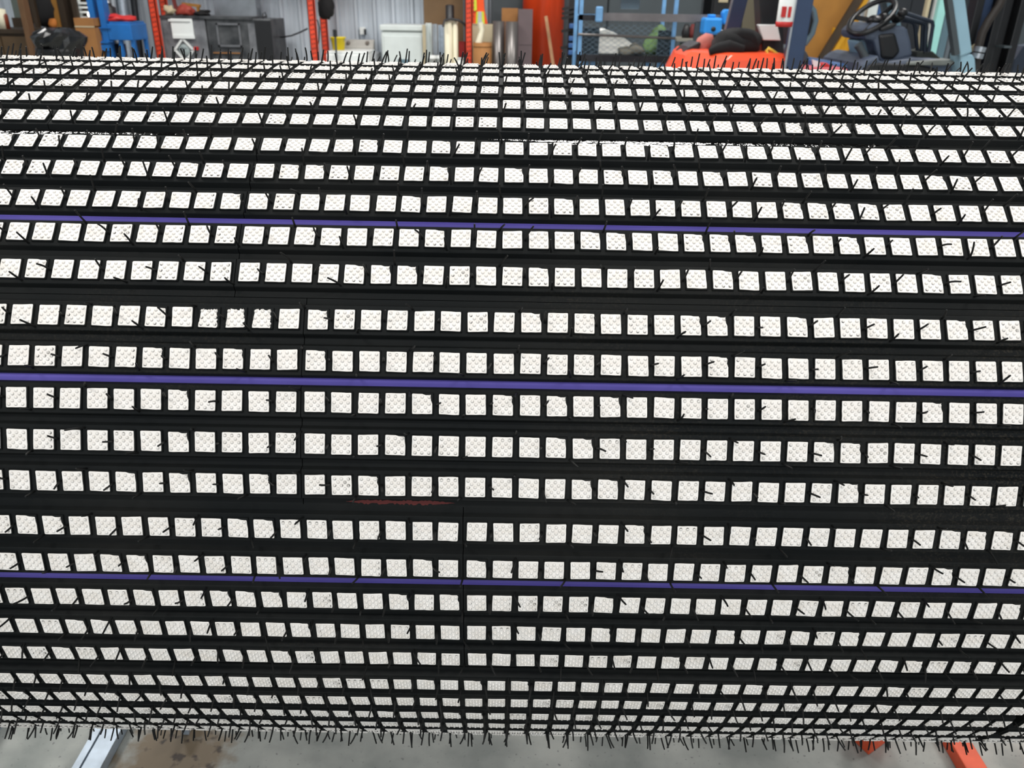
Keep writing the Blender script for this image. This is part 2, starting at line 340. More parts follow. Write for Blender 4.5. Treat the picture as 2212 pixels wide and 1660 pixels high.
# tile meshes: rounded plate + thirteen low round studs; 'dirt' is rubber residue left round the studs
def tile_variant(seed, kind):
    rnd = random.Random(seed); V = []; F = []; S = []; D = []
    h = 0.0101; out = []
    base = []
    for cx, cy, a0 in ((1, 1, 0), (-1, 1, 90), (-1, -1, 180), (1, -1, 270)):
        for da in (0, 45, 90):
            a = math.radians(a0 + da); base.append((cx * (h - .0009) + .0009 * math.cos(a), cy * (h - .0009) + .0009 * math.sin(a)))
        nx = {0: (-1, 1), 90: (-1, -1), 180: (1, -1), 270: (1, 1)}[a0]
        ncorner = {0: (-1, 1), 90: (-1, -1), 180: (1, -1), 270: (1, 1)}[a0]
        steps = 9 if kind == 'ragged' else 3
        p, q = base[-1], (ncorner[0] * (h - .0009) + (.0009 * math.cos(math.radians(a0 + 90))), ncorner[1] * (h - .0009) + .0009 * math.sin(math.radians(a0 + 90)))
        for i in range(1, steps + 1):
            f = i / (steps + 1); base.append((p[0] + (q[0] - p[0]) * f, p[1] + (q[1] - p[1]) * f))
    sk = [rnd.uniform(-.00025, .00025) for _ in range(4)]
    for x, y in base:
        jx, jy = rnd.gauss(0, .00009), rnd.gauss(0, .00009)
        x2, y2 = x + jx + sk[0] * y / h, y + jy + sk[1] * x / h
        if kind == 'ragged':
            if y > 0.6 * h: y2 -= rnd.uniform(0.0003, .0026); 
            if x > 0.7 * h: x2 -= rnd.uniform(.0002, .0016) + .0016 * (y / h + 1) / 2
            if x < -.7 * h: x2 += .002 * (y / h + 1) / 2 + rnd.uniform(0, .0006)
        if kind == 'chip' and x + y > 1.45 * h: x2 -= rnd.uniform(.0006, .0016); y2 -= rnd.uniform(.0004, .0014)
        out.append((x2, y2))
    n = len(out)
    for sc, z in ((1.0, -0.0006), (1.0, 0.0001), (0.975, 0.00045)):
        for x, y in out: V.append((x * sc, y * sc, z)); D.append(0.02 if z > 0 else 0.12)
    for i in range(2):
        for k in range(n): a, b = i * n + k, i * n + (k + 1) % n; F.append((a, b, b + n, a + n)); S.append(False)
    F.append(tuple(range(2 * n, 3 * n))); S.append(False)
    sides = [rnd.random() < .38 for _ in range(4)]          # right, top, left, bottom rows of studs left dirty
    lvl = rnd.choice([0.25, .4, .55, .85, 1.0]) if kind != 'clean' else .15
    for r_ in range(5):
        cols = (-1, 0, 1) if r_ % 2 == 0 else (-.5, .5)
        for c_ in cols:
            bx, by = c_ * .0069, (2 - r_) * .00345
            edge = (sides[0] and c_ == 1) or (sides[1] and r_ == 0) or (sides[2] and c_ == -1) or (sides[3] and r_ == 4)
            tot = rnd.random() < (.0015 if kind != 'clean' else 0)
            o = len(V); m = 8; dirn = rnd.uniform(-2.4, -.2) if not (sides[0] and c_ == 1) else rnd.uniform(-.5, .4)
            if sides[1] and r_ == 0: dirn = rnd.uniform(1, 2.2)
            for j, (rr, z) in enumerate(((.00185, .0004), (.00160, .00098), (.00088, .00168))):
                for q in range(m):
                    a = 2 * PI * q / m; V.append((bx + rr * math.cos(a), by + rr * math.sin(a), z))
                    w_ = max(0, math.cos(a - dirn)) ** 2
                    d = (.30 + .25 * rnd.random()) if j == 0 else (.15 + .12 * rnd.random()) if j == 1 else .07
                    if edge: d += (0.95 * w_ * lvl) if j < 2 else .08 * lvl
                    elif rnd.random() < .25 and j < 2: d += .35 * w_ * lvl
                    if tot: d = .92
                    D.append(min(1, d))
            V.append((bx, by, .00186)); D.append(.92 if tot else .03)
            for j in range(2):
                for q in range(m): a, b = o + j * m + q, o + j * m + (q + 1) % m; F.append((a, b, b + m, a + m)); S.append(True)
            for q in range(m): F.append((o + 2 * m + q, o + 2 * m + (q + 1) % m, o + 3 * m)); S.append(True)
    if kind == 'smudge':
        for i, v in enumerate(V):
            if (v[0] - .004) ** 2 + (v[1] - .002) ** 2 < .004 ** 2: D[i] = min(1, D[i] + .3)
    return np.array(V), F, S, np.array(D)
variants = [tile_variant(100 + i, 'clean' if i % 6 == 0 else 'chip' if i % 6 == 1 else 'smudge' if i == 8 else 'plain') for i in range(18)] + [tile_variant(300 + i, 'ragged') for i in range(4)]
def mesh_from(name, V, F, S, D, m):
    me = bpy.data.meshes.new(name)
    ln = np.fromiter((len(f) for f in F), int, len(F)); loops = np.fromiter((i for f in F for i in f), int)
    me.vertices.add(len(V)); me.vertices.foreach_set('co', np.asarray(V, np.float32).ravel())
    me.loops.add(len(loops)); me.loops.foreach_set('vertex_index', loops.astype(np.int32))
    me.polygons.add(len(F)); me.polygons.foreach_set('loop_start', np.concatenate([[0], np.cumsum(ln)[:-1]]).astype(np.int32))
    me.update(calc_edges=True)
    me.polygons.foreach_set('use_smooth', np.array(S, bool))
    if D is not None:
        at_ = me.attributes.new('dirt', 'FLOAT', 'POINT'); at_.data.foreach_set('value', np.asarray(D, np.float32))
    me.materials.append(m); return me
vmesh = [mesh_from('ceramic_tile', *v, CERAMIC) for v in variants]
def project(p):
    d = p - CAM; z = d @ CF; return 1106 + FPX * (d @ CR) / z, 830 + FPX * (d @ CD) / z, z
RAGGED = {(12, -11): 18, (12, -10): 19, (12, -9): 20, (6, 12): 20, (6, 13): 18, (6, 14): 19, (6, 15): 21, (5, 13): 21, (5, 14): 19, (4, 14): 19}
tiles = []
for rw in range(-1, 29):
    n_, t_ = frame(theta[rw])
    for q in range(-45, 46):
        x = tile_x(rw, q)
        if abs(x) > 0.94: continue
        k = next(i for i, s in enumerate(strips) if rw in s); j = joint[k]
        p = AXLE + n_ * R0 + np.array([x, 0, 0]); px, py, z = project(p)
        face = (CAM - p) @ n_ / np.linalg.norm(CAM - p)
        size = face / z ** 2 if (0 < px < 2212 and 0 < py < 1660) else -1
        vi = RAGGED.get((rw, q), random.randrange(18))
        rot = random.gauss(0, .012); u = np.array([math.cos(rot), 0, 0]) + -t_ * math.sin(rot); v = -t_ * math.cos(rot) - np.array([math.sin(rot), 0, 0])
        p = p + np.array([random.gauss(0, .0002), 0, 0]) + t_ * random.gauss(0, .0002)
        tiles.append((size, rw, q, p, u, v, n_, vi))
tiles.sort(key=lambda t: -t[0])
for (size, rw, q, p, u, v, n_, vi) in tiles[:300]:
    o = bpy.data.objects.new('ceramic_tile', vmesh[vi]); COL.objects.link(o); so = strip_of(rw, p[0]); o.parent = so
    l = p - np.array(wloc(so)); o.matrix_local = Matrix(((u[0], v[0], n_[0], l[0]), (u[1], v[1], n_[1], l[1]), (u[2], v[2], n_[2], l[2]), (0, 0, 0, 1)))
Vs, Fs, Ss, Ds = [], [], [], []; o_ = 0
for (size, rw, q, p, u, v, n_, vi) in tiles[300:]:
    V, F, S, D = variants[vi]; Vs.append(V @ np.array([u, v, n_]) + p - AXLE); Fs += [tuple(i + o_ for i in f) for f in F]; Ss += S; Ds.append(D); o_ += len(V)
o = bpy.data.objects.new('smaller_ceramic_tiles', mesh_from('smaller_ceramic_tiles', np.concatenate(Vs), Fs, Ss, np.concatenate(Ds), CERAMIC)); COL.objects.link(o); o.parent = root; o['kind'] = 'stuff'

# rubber vent whiskers standing off the ribs
def whisker_variant(seed):
    rnd = random.Random(seed); L_ = rnd.uniform(.0165, .0225); bend = rnd.gauss(0, .24); kink = rnd.random() < .3; az = rnd.uniform(0, 6.283); pts = []; x = y = z = 0; a = rnd.gauss(0, .12)
    for i in range(5):
        pts.append((x * math.cos(az), x * math.sin(az), z)); dl = L_ / 4; x += dl * math.sin(a); z += dl * math.cos(a); a += bend / 3 * (2.4 if kink and i == 0 else .8)
    m_ = MB().tube(pts, [.0013, .00112, .00108, .00104, .00095], 5)
    return np.array(m_.v), m_.f, m_.sm
wv = [whisker_variant(i) for i in range(24)]
wmesh = [mesh_from('vent_whisker', V, F, S, None, WHISK) for V, F, S in wv]
whisk = []
par = {0: 0, 1: 0, 2: 0, 3: 1, 4: 1, 5: 1}
for rw in range(-3, 31):
    k = next(i for i, s in enumerate(strips) if rw in s); n_, t_ = frame(theta[rw]); pr = par.get(k, 0)
    for q in range(-45, 45):
        x = (tile_x(rw, q) + tile_x(rw, q + 1)) / 2
        if abs(x) > .94 or random.random() < .06: continue
        if (q - pr) % 2 == 0: s_ = random.gauss(0, .0008)
        else: s_ = -.0122 if (q - pr) % 4 == 3 else .0122
        p = AXLE + n_ * (RR - .0003) + t_ * s_ + np.array([x + random.gauss(0, .0006), 0, 0])
        lean = np.array([random.gauss(.15 if rw < 8 else .05, .10), 0, 0]) - t_ * random.gauss(.06, .10)
        w_ = n_ + lean; w_ /= np.linalg.norm(w_); u = np.cross(np.array([0, 1.0, .3]), w_); u /= np.linalg.norm(u); a = random.uniform(0, 6.28); v = np.cross(w_, u)
        u, v = u * math.cos(a) + v * math.sin(a), -u * math.sin(a) + v * math.cos(a)
        vi = random.randrange(24); tip = p + w_ * .019
        a0, b0, z0 = project(p); a1, b1, z1 = project(tip)
        vis = (CAM - p) @ n_ > -.12 and 0 < a1 < 2212
        whisk.append((math.hypot(a1 - a0, b1 - b0) if vis else -1, rw, p, u, v, w_, vi))
whisk.sort(key=lambda t: -t[0])
for (size, rw, p, u, v, n_, vi) in whisk[:300]:
    o = bpy.data.objects.new('vent_whisker', wmesh[vi]); COL.objects.link(o); so = strip_of(rw, p[0]); o.parent = so
    l = p - np.array(wloc(so)); o.matrix_local = Matrix(((u[0], v[0], n_[0], l[0]), (u[1], v[1], n_[1], l[1]), (u[2], v[2], n_[2], l[2]), (0, 0, 0, 1)))
Vs, Fs, Ss = [], [], []; o_ = 0
for (size, rw, p, u, v, n_, vi) in whisk[300:]:
    V, F, S = wv[vi]; Vs.append(V @ np.array([u, v, n_]) + p - AXLE); Fs += [tuple(i + o_ for i in f) for f in F]; Ss += S; o_ += len(V)
o = bpy.data.objects.new('shorter_vent_whiskers', mesh_from('shorter_vent_whiskers', np.concatenate(Vs), Fs, Ss, None, WHISK)); COL.objects.link(o); o.parent = root; o['kind'] = 'stuff'

# purple bonding layer showing in three grooves; black cement smear and a red mark in two seams
def groove_slab(th0, th1, s0, s1, x0, x1, h, name, m, label=None, jag=0.0, rad=None):
    n0, t0 = frame((th0 + th1) / 2); b0 = AXLE + n0 * (rad or RF); w0 = (s0, s1); M_ = MB(); nseg = 60 if jag else 24; pts = []
    rnd = random.Random(3)
    for i in range(nseg + 1):
        x = x0 + (x1 - x0) * i / nseg; e0 = jag * rnd.uniform(0, 1); e1 = jag * rnd.uniform(0, 1); fade = min(1, 6 * min(i, nseg - i) / nseg) if jag else 1
        for s_, hh in ((s0 + e0, -.0004), (s0 + e0, h), ((s0 + s1) / 2, h * (1.9 if m is PURPLE else 1)), (s1 - e1, h), (s1 - e1, -.0004)):
            c_ = (s0 + s1) / 2; p = b0 + t0 * (c_ + (s_ - c_) * max(.1, fade)) + n0 * hh; pts.append((x, p[1], p[2]))
    M_.add(pts, [(i * 5 + j, i * 5 + j + 1, i * 5 + j + 6, i * 5 + j + 5) for i in range(nseg) for j in range(4)])
    o = M_.build(name, m, root)
    if label: o['label'] = label
for a_ in (9, 13, 18):
    groove_slab(theta[a_], theta[a_ + 1], -.0037, .0037, -HALF, HALF, .0011, 'bonding_strip', PURPLE, 'purple strip lying in the groove')
groove_slab(theta[6], theta[7], -.0062, .0030, -.03, .47, .0012, 'cement_smear', GLOSSK, 'glossy wet black smear', .002)
groove_slab(theta[6], theta[7], -.0062, .0020, -.80, -.34, .0012, 'cement_smear', GLOSSK, 'glossy wet black smear', .002)
groove_slab(theta[7], theta[7], -.0146, -.0098, .035, .20, .0005, 'cement_smear', GLOSSK, 'glossy wet black smear on the rib edge', .0014, RR)
groove_slab(theta[7], theta[7], -.0146, -.0118, -.78, -.50, .0005, 'cement_smear', GLOSSK, 'glossy wet black smear on the rib edge', .0012, RR)
groove_slab(theta[16], theta[17], -.007, -.0010, -.165, -.055, .0006, 'paint_mark', REDMARK, 'dull red mark', .002)

# stands that carry the shaft (orange on the right, galvanised on the left); only their feet show under the drum
def stand(sx, m, label, foot_x, name):
    t_ = thing(name, (sx * 1.17, 0, 0), label, 'stand')
    return t_
s1 = stand(1, ORANGE, 'orange painted steel stand with square tube foot under the right end of the drum', 1.01, 'pulley_stand')
MB().box(0.985, 1.032, -.62, .62, 0, .035).build('foot_beam', ORANGE, s1, .003)
MB().prism([(.806, .098), (.862, .135), (.83, .21), (.778, .155)], 'z', 0, .075).build('stop_block', ORANGE, s1, .003)
MB().box(.80, 1.032, .56, .62, .035, .09).build('cross_beam', ORANGE, s1, .004)
MB().box(1.13, 1.21, -.35, .05, 0, .035).build('foot_plate', ORANGE, s1, .004)
MB().box(1.032, 1.13, -.35, -.28, 0, .035).build('foot_tie', ORANGE, s1, .004)
MB().box(.80, .86, .20, .62, 0, .035).build('tie_beam', ORANGE, s1, .004)
MB().box(1.13, 1.21, -.05, .05, .035, AXZ - .11).build('upright', ORANGE, s1, .004)
MB().prism([(-.12, AXZ - .11), (.12, AXZ - .11), (.12, AXZ + .02), (.06, AXZ), (.045, AXZ - .045), (0, AXZ - .0605), (-.045, AXZ - .045), (-.06, AXZ), (-.12, AXZ + .02)], 'x', 1.13, 1.21).build('saddle', ORANGE, s1)
s2 = stand(-1, ZINC, 'galvanised steel channel stand under the left end of the drum', -.87, 'pulley_stand')
c_ = MB(); c_.box(-.905, -.890, -.62, .62, 0, .030); c_.box(-.885, -.846, -.62, .62, .004, .030); c_.box(-.890, -.885, -.62, .62, 0, .014)
c_.build('channel', ZINC, s2)
MB().prism([(-.722, 0), (-.706, 0), (-.700, .045), (-.716, .055)], 'y', .125, .19).build('bracket', ZINC, s2)
MB().box(-1.21, -.70, .20, .26, 0, .05).build('cross_channel', ZINC, s2)
MB().box(-1.21, -1.13, -.05, .62, 0, .06).build('foot_beam', ZINC, s2)
MB().box(-1.21, -1.13, -.05, .05, .06, AXZ - .11).build('upright', ZINC, s2)
MB().prism([(-.12, AXZ - .11), (.12, AXZ - .11), (.12, AXZ + .02), (.06, AXZ), (.045, AXZ - .045), (0, AXZ - .0605), (-.045, AXZ - .045), (-.06, AXZ), (-.12, AXZ + .02)], 'x', -1.21, -1.13).build('saddle', ZINC, s2)
# ------------------------------------------------------------------ things behind the drum, from left to right
def bx(px0, px1, pyt, y, depth, pyb=None, pm=None):
    """box limits: front face at depth y spanning the pixels, top at pyt, standing on the floor unless pyb is given"""
    m_ = pyt if pm is None else pm
    c = (px0 + px1) / 2
    return AX_(px0, m_, y), AX_(px1, m_, y), y, y + depth, (0.0 if pyb is None else AZ_(c, pyb, y)), AZ_(c, pyt, y)
def base(b): return ((b[0] + b[1]) / 2, (b[2] + b[3]) / 2, b[4])

# dark store corner at the far left
b = bx(-60, 60, 63, 8.3, .6)
t = thing('store_cabinet', base(b), 'dark brown wooden cabinet at the far left edge with a plank top', 'cabinet')
MB().box(*b[:5], b[5] - .04).build('carcass', WOODD, t); MB().box(b[0] - .02, b[1] + .02, b[2] - .03, b[3], b[5] - .04, b[5]).build('top_board', WOODD, t)
xm = (b[0] + b[1]) / 2
for x0, x1 in ((b[0] + .02, xm - .006), (xm + .006, b[1] - .02)):
    d = MB().box(x0, x1, b[2] - .02, b[2], .08, b[5] - .07).build('door', mat('cabinet_door_brown', (78, 60, 38), .65, var=.12), t)
    MB().box(x1 - .05, x1 - .03, b[2] - .035, b[2] - .02, .55, .70).build('handle', STEELDK, d)
zt = b[5]
x = AX_(8, 58, 8.4); one(MB().lathe((x, 8.4, zt), [(0, 0), (.055, 0), (.055, .15), (.03, .18), (.03, .2), (0, .2)], 14), 'plastic_jar', CREAM, 'cream plastic jar on the dark brown cabinet', 'jar')
t = thing('spray_can', (AX_(15, 58, 8.4), 8.4, zt), 'small rust red spray can with pale cap on the dark brown cabinet', 'can')
x = AX_(15, 58, 8.4); MB().lathe((x, 8.4, zt), [(0, 0), (.034, 0), (.034, .13), (.025, .15), (0, .15)], 12).build('body', mat('can_rust', (124, 56, 34), .4), t); MB().lathe((x, 8.4, zt + .15), [(.022, 0), (.022, .045), (0, .045)], 12).build('cap', CREAM, t)
b = bx(16, 48, -30, 9.2, .06, 38)
t = thing('grey_sheet', (base(b)[0], 9.23, 0), 'tall grey green sheet standing on edge behind the dark brown cabinet', 'sheet')
MB().box(b[0], b[1], 9.2, 9.22, 0.02, b[5] + .3).build('panel', mat('grey_green_sheet', (92, 100, 94), .5), t)
MB().box(b[0] - .02, b[1] + .02, 9.185, 9.24, 0, .02).build('foot', STEELDK, t); MB().box(b[0] - .02, b[1] + .04, 9.17, 9.20, b[4] - .32, b[4]).build('lower_rail', WOODD, t)
b = bx(50, 62, 60, 8.0, .1)
one(MB().box(b[0], b[1], 8.0, 8.1, 0, 2.6), 'wooden_post', mat('post_brown', (96, 68, 42), .7, var=.15, stretch=(8, 8, 1)), 'brown timber post standing right of the dark brown cabinet', 'post')
t = thing('store_shelving', ((AX_(66, 60, 9.0) + AX_(160, 60, 9.0)) / 2, 9.3, 0), 'dim wooden shelving with tall brown boards in the left corner', 'shelving')
xa, xb = AX_(66, 40, 9.0), AX_(165, 40, 9.0)
MB().box(xa, xb, 9.58, 9.62, 0, 2.4).build('back_board', WOODD, t)
for z in (.45, AZ_(110, 62, 9.0), 2.0): MB().box(xa, xb, 9.1, 9.58, z - .03, z).build('shelf', WOODD, t)
for x in (xa, xb - .05): MB().box(x, x + .05, 9.05, 9.1, 0, 2.4).build('post', WOODD, t)
zs = AZ_(110, 62, 9.0)
for p0, p1, m_ in ((116, 127, PLY), (128, 142, WOODD)): one(MB().box(AX_(p0, 30, 9.2), AX_(p1, 30, 9.2), 9.2, 9.3, zs, 2.0 - .03), 'upright_board', m_, 'ochre brown board standing on the dim shelving' if m_ is PLY else 'darkest board standing on the dim shelving beside the ochre one', 'board')
one(MB().blob((AX_(92, 25, 9.25), 9.25, zs + .19), .17, .12, .19, 3, .2, zmin=zs), 'cloth_heap', CLOTH, 'black cloth heap on the dim wooden shelving', 'cloth')
one(MB().blob((AX_(101, 40, 9.0), 9.12, zs + .045), .045, .04, .05, 4, .3, zmin=zs), 'work_glove', mat('orange_glove', (176, 104, 38), .8), 'small orange glove lying in front of the black cloth heap', 'glove')
# black bag in a bin
t = thing('waste_bin', (AX_(128, 110, 6.6), 6.6, 0), 'black bin lined with a bulging glossy black bag, left of the blue press', 'bin')
x = AX_(130, 110, 6.6); zr = AZ_(130, 104, 6.6)
MB().lathe((x, 6.6, 0), [(0, 0), (.15, 0), (.19, zr - .03), (.20, zr), (.185, zr), (.14, .02)], 24).build('bin_body', FKDARK, t)
bagm = MB(); zt = AZ_(130, 62, 6.6); H_ = zt - zr
prof = [(.10, zr - .18), (.165, zr - .10), (.185, zr), (.205, zr + H_ * .35), (.215, zr + H_ * .62), (.17, zr + H_ * .82), (.10, zr + H_ * .98), (.03, zr + H_ * 1.02), (0, zr + H_)]
n = 26; vs = []; rnd = random.Random(8); wob = [[rnd.uniform(.86, 1.12) for _ in range(n)] for _ in prof]
for i, (r_, z) in enumerate(prof):
    for k in range(n): a = 2 * PI * k / n; q = r_ * (.65 * wob[i][k] + .35 * wob[i - 1][k - 1]); vs.append((x + .01 + q * math.cos(a) * (1.06 + .05 * i / 8), 6.6 + q * math.sin(a), z + rnd.uniform(-.012, .012)))
bagm.add(vs, [(i * n + k, i * n + (k + 1) % n, (i + 1) * n + (k + 1) % n, (i + 1) * n + k) for i in range(len(prof) - 1) for k in range(n)])
bagm.build('bag', BAG, t)
b = bx(158, 200, 38, 7.9, .4)
t = thing('cardboard_box', base(b), 'tall brown cardboard box left of the blue press', 'box')
MB().box(*b[:5], b[5] - .005).build('body', CARD, t); MB().box(b[0], b[1], b[2] - .004, b[2] + .2, AZ_(178, 59, 7.9), AZ_(178, 59, 7.9) + .012).build('flap_edge', CARD2, t)
# blue shop press
t = thing('shop_press', (AX_(235, 90, 8.0), 8.1, 0), 'blue steel shop press frame with a tray of red parts', 'press')
for p in (186, 208): x = AX_(p, 0, 8.0); MB().box(x, x + .058, 8.0, 8.02, 0, 2.2).box(x, x + .008, 8.02, 8.12, 0, 2.2).box(x + .05, x + .058, 8.02, 8.12, 0, 2.2).build('upright', BLUE, t)
xl, xr = AX_(186, 0, 8.0), AX_(208, 0, 8.0) + .058; xe = AX_(284, 70, 8.0)
for p0, p1 in ((90, 93), (96, 109)): MB().box(xl - .02, xr, 7.97, 8.0, AZ_(205, p1, 8.0), AZ_(205, p0, 8.0)).build('cross_channel', BLUE, t)
MB().box(xl, xr, 8.02, 8.05, AZ_(205, 88, 8.0), AZ_(205, 58, 8.0)).build('guard_plate', BLUE, t)
for p in (59, 88): MB().box(xl - .04, xr + .04, 7.985, 8.0, AZ_(205, p, 8.0) - .008, AZ_(205, p, 8.0)).build('lug', BLUE, t)
MB().box(xr, xe, 8.0, 8.4, AZ_(250, 87, 8.0), AZ_(250, 52, 8.0)).build('tray', BLUE, t, .006); MB().box(xr + .02, xe - .01, 8.02, 8.38, AZ_(250, 52, 8.0), AZ_(250, 47, 8.0)).build('tray_rim', BLUE, t)
for p in (256, 282): x = AX_(p, 100, 8.0); MB().box(x, x + .035, 8.02, 8.06, 0, AZ_(255, 87, 8.0)).box(x, x + .035, 8.34, 8.38, 0, AZ_(255, 87, 8.0)).build('leg', BLUE, t)
MB().tube([(AX_(231, 18, 8.2), 8.2, AZ_(231, 20, 8.2)), (AX_(231, 18, 8.2), 8.2, 2.15)], .018, 10).build('ram', BLUE, t)
MB().box(xl - .05, xe * .4 + xr * .6, 8.0, 8.12, 2.12, 2.25).build('head_beam', BLUE, t)
zt = AZ_(250, 47, 8.0)
o = MB(); rnd = random.Random(5)
one(MB().blob((AX_(250, 44, 8.2), 8.2, zt + .02), .20, .14, .045, 5, .35, 5, zmin=zt), 'red_rag', RED, 'crumpled red rag on the blue press tray', 'rag')
t = thing('hydraulic_jack', (AX_(237, 30, 8.28), 8.28, zt), 'dark bottle jack behind the red rag on the press tray', 'jack')
MB().lathe((AX_(237, 30, 8.28), 8.28, zt), [(0, 0), (.085, 0), (.085, .05), (.07, .06), (.07, .13), (.035, .15), (.035, .17), (0, .17)], 16).build('body', FKDARK, t); MB().lathe((AX_(237, 30, 8.28), 8.28, zt + .17), [(.022, 0), (.022, .03), (0, .03)], 12).build('piston', STEEL, t)
t = thing('drum_bucket', (AX_(241, 110, 8.15), 8.2, 0), 'black bucket standing under the press tray', 'bucket')
MB().lathe((AX_(241, 110, 8.15), 8.2, 0), [(0, 0), (.11, 0), (.13, AZ_(241, 95, 8.2)), (.115, AZ_(241, 95, 8.2)), (.10, .02)], 18).build('body', FKDARK, t)
MB().tube([(AX_(241, 110, 8.15) + .13 * math.cos(a), 8.2 - .02, AZ_(241, 95, 8.2) - .01 + .03 * math.sin(a)) for a in np.linspace(0, PI, 9)], .004, 6).build('handle', STEEL, t)
t = thing('work_light', (AX_(190, 20, 9.2), 9.2, 0), 'glowing work light and white rack shining behind the blue press uprights', 'lamp')
xw = AX_(188, 20, 9.2)
MB().box(xw - .10, xw - .07, 9.18, 9.22, 0, 1.9).box(xw + .12, xw + .15, 9.18, 9.22, 0, 1.9).build('rack_post', WHITE, t)
for p in (5, 14, 24, 36): z = AZ_(188, p, 9.2); MB().box(xw - .10, xw + .15, 9.15, 9.32, z - .02, z).build('rack_shelf', WHITE, t)
MB().lathe((AX_(197, 32, 9.1), 9.1, AZ_(197, 32, 9.1)), [(0, -.035), (.03, -.02), (.04, 0), (.03, .025), (0, .035)], 14).build('bulb', LAMP, t)
MB().box(AX_(197, 32, 9.1) - .02, AX_(197, 32, 9.1) + .02, 9.12, 9.18, AZ_(197, 32, 9.1) - .02, AZ_(197, 32, 9.1) + .02).build('lamp_holder', FKDARK, t)
for i, (p, hh) in enumerate(((232, 2.3), (252, 2.4), (276, 2.1))):  # added pipes stand in for glare and a dim reflection on the wall
    x = AX_(p + 10, 60, 9.5)
    one(MB().tube([(x, 9.5, 0), (x + .02, 9.7, hh)], .055 - .008 * i, 12), 'steel_pipe', [STEEL, ZINC, STEELDK][i], ['thickest bright steel pipe leaning on the back wall behind the blue press', 'galvanised pipe leaning on the back wall, second behind the blue press', 'dark steel pipe leaning on the wall left of the red rack'][i], 'pipe')
# pallet rack
t = thing('pallet_rack', (AX_(671, 60, 8.9), 9.3, 0), 'red orange pallet rack with punched uprights standing along the back wall', 'rack')
def upright(p, y, wd, name='upright', m=REDORG):
    x = AX_(p, 60, y); u = MB().box(x, x + wd, y, y + .012, 0, 3.2).box(x, x + .01, y, y + .07, 0, 3.2).box(x + wd - .01, x + wd, y, y + .07, 0, 3.2).build(name, m, t)
    h = MB()
    for k in range(62): z = .08 + k * .05; h.box(x + wd * .28, x + wd * .42, y - .001, y, z, z + .018); h.box(x + wd * .6, x + wd * .74, y - .001, y, z + .006, z + .024)
    ho = h.build('slot_rows', BLACK, u); ho['kind'] = 'stuff'
    return x
xs = [upright(p, 8.9, .078) for p in (328, 667, 1005)]
xr_ = [upright(p, 9.6, .078) for p in (352, 692, 1014)]
for z in (2.35, 2.95):
    for i in (0, 1): MB().box(xs[i] + .078, xs[i + 1], 8.9, 8.95, z, z + .11).build('load_beam', REDORG, t); MB().box(xr_[i] + .078, xr_[i + 1], 9.62, 9.67, z, z + .11).build('load_beam', REDORG, t)
for a_, c_ in zip(xs, xr_):
    for z in (.25, 1.9, 3.0): MB().bar((a_ + .04, 8.98, z), (c_ + .04, 9.6, z + .15), .03, .03).build('brace', REDORG, t)
# two steel ovens under the rack
def oven(p0, p1, m, label, details):
    b = bx(p0, p1, 40, 9.05, .6); t = thing('steel_oven', base(b), label, 'oven'); details(b, t, m); return b
def left(b, t, m):
    MB().box(b[0], b[1], b[2], b[3], 0, b[5]).build('body', m, t, .01)
    x0, x1, z0, z1 = AX_(371, 60, 9.05), AX_(418, 60, 9.05), AZ_(395, 81, 9.05), AZ_(395, 40, 9.05)
    pl = MB().box(x0, x1, 9.03, 9.05, z0, z1).build('white_plate', WHITE, t, .008); pl['label'] = 'white enamelled plate'
    MB().box(x0 - .015, x1 - .02, 9.015, 9.03, z1 - .03, z1 - .008).build('upper_curl', WHITE, pl); MB().box(x0 + .01, x1 + .01, 9.015, 9.03, z0 - .01, z0 + .025).build('lower_curl', WHITE, pl)
    cx, cz = AX_(399, 108, 9.05), AZ_(399, 108, 9.05); h = .125; hw = .108
    for s in ((0, h), (hw, 0), (0, -h), (-hw, 0)): pass
    q = [(0, h), (hw, 0), (0, -h), (-hw, 0)]; em = None
    for i in range(4):
        a_, c_ = q[i], q[(i + 1) % 4]; o = MB().bar((cx + a_[0], 9.038, cz + a_[1]), (cx + c_[0], 9.038, cz + c_[1]), .022, .022).build('diamond_edge', WHITE, t)
    o = MB().lathe((cx, 9.046, cz), [(0, -.006), (.058, -.006), (.064, 0), (.058, .006), (0, .006)], 20, 'y').build('emblem_oval', mat('emblem_grey', (150, 162, 162), .5), t)
    for pts in ([(-.03, -.03), (-.03, .03), (-.005, .02), (-.03, .0), (0, -.03)], [(.01, .02), (.035, .02), (.01, -.03), (.04, -.03)]):
        MB().tube([(cx + p[0], 9.036, cz + p[1]) for p in pts], .006, 6).build('emblem_letter', SLATE, o)
    MB().box(AX_(421, 104, 9.04), AX_(429, 104, 9.04), 9.0, 9.05, AZ_(425, 108, 9.05), AZ_(425, 101, 9.05)).build('red_connector', RED, t)
    MB().box(b[0] + .03, b[1] - .03, 9.04, 9.06, .05, .12).build('plinth', BLACK, t)
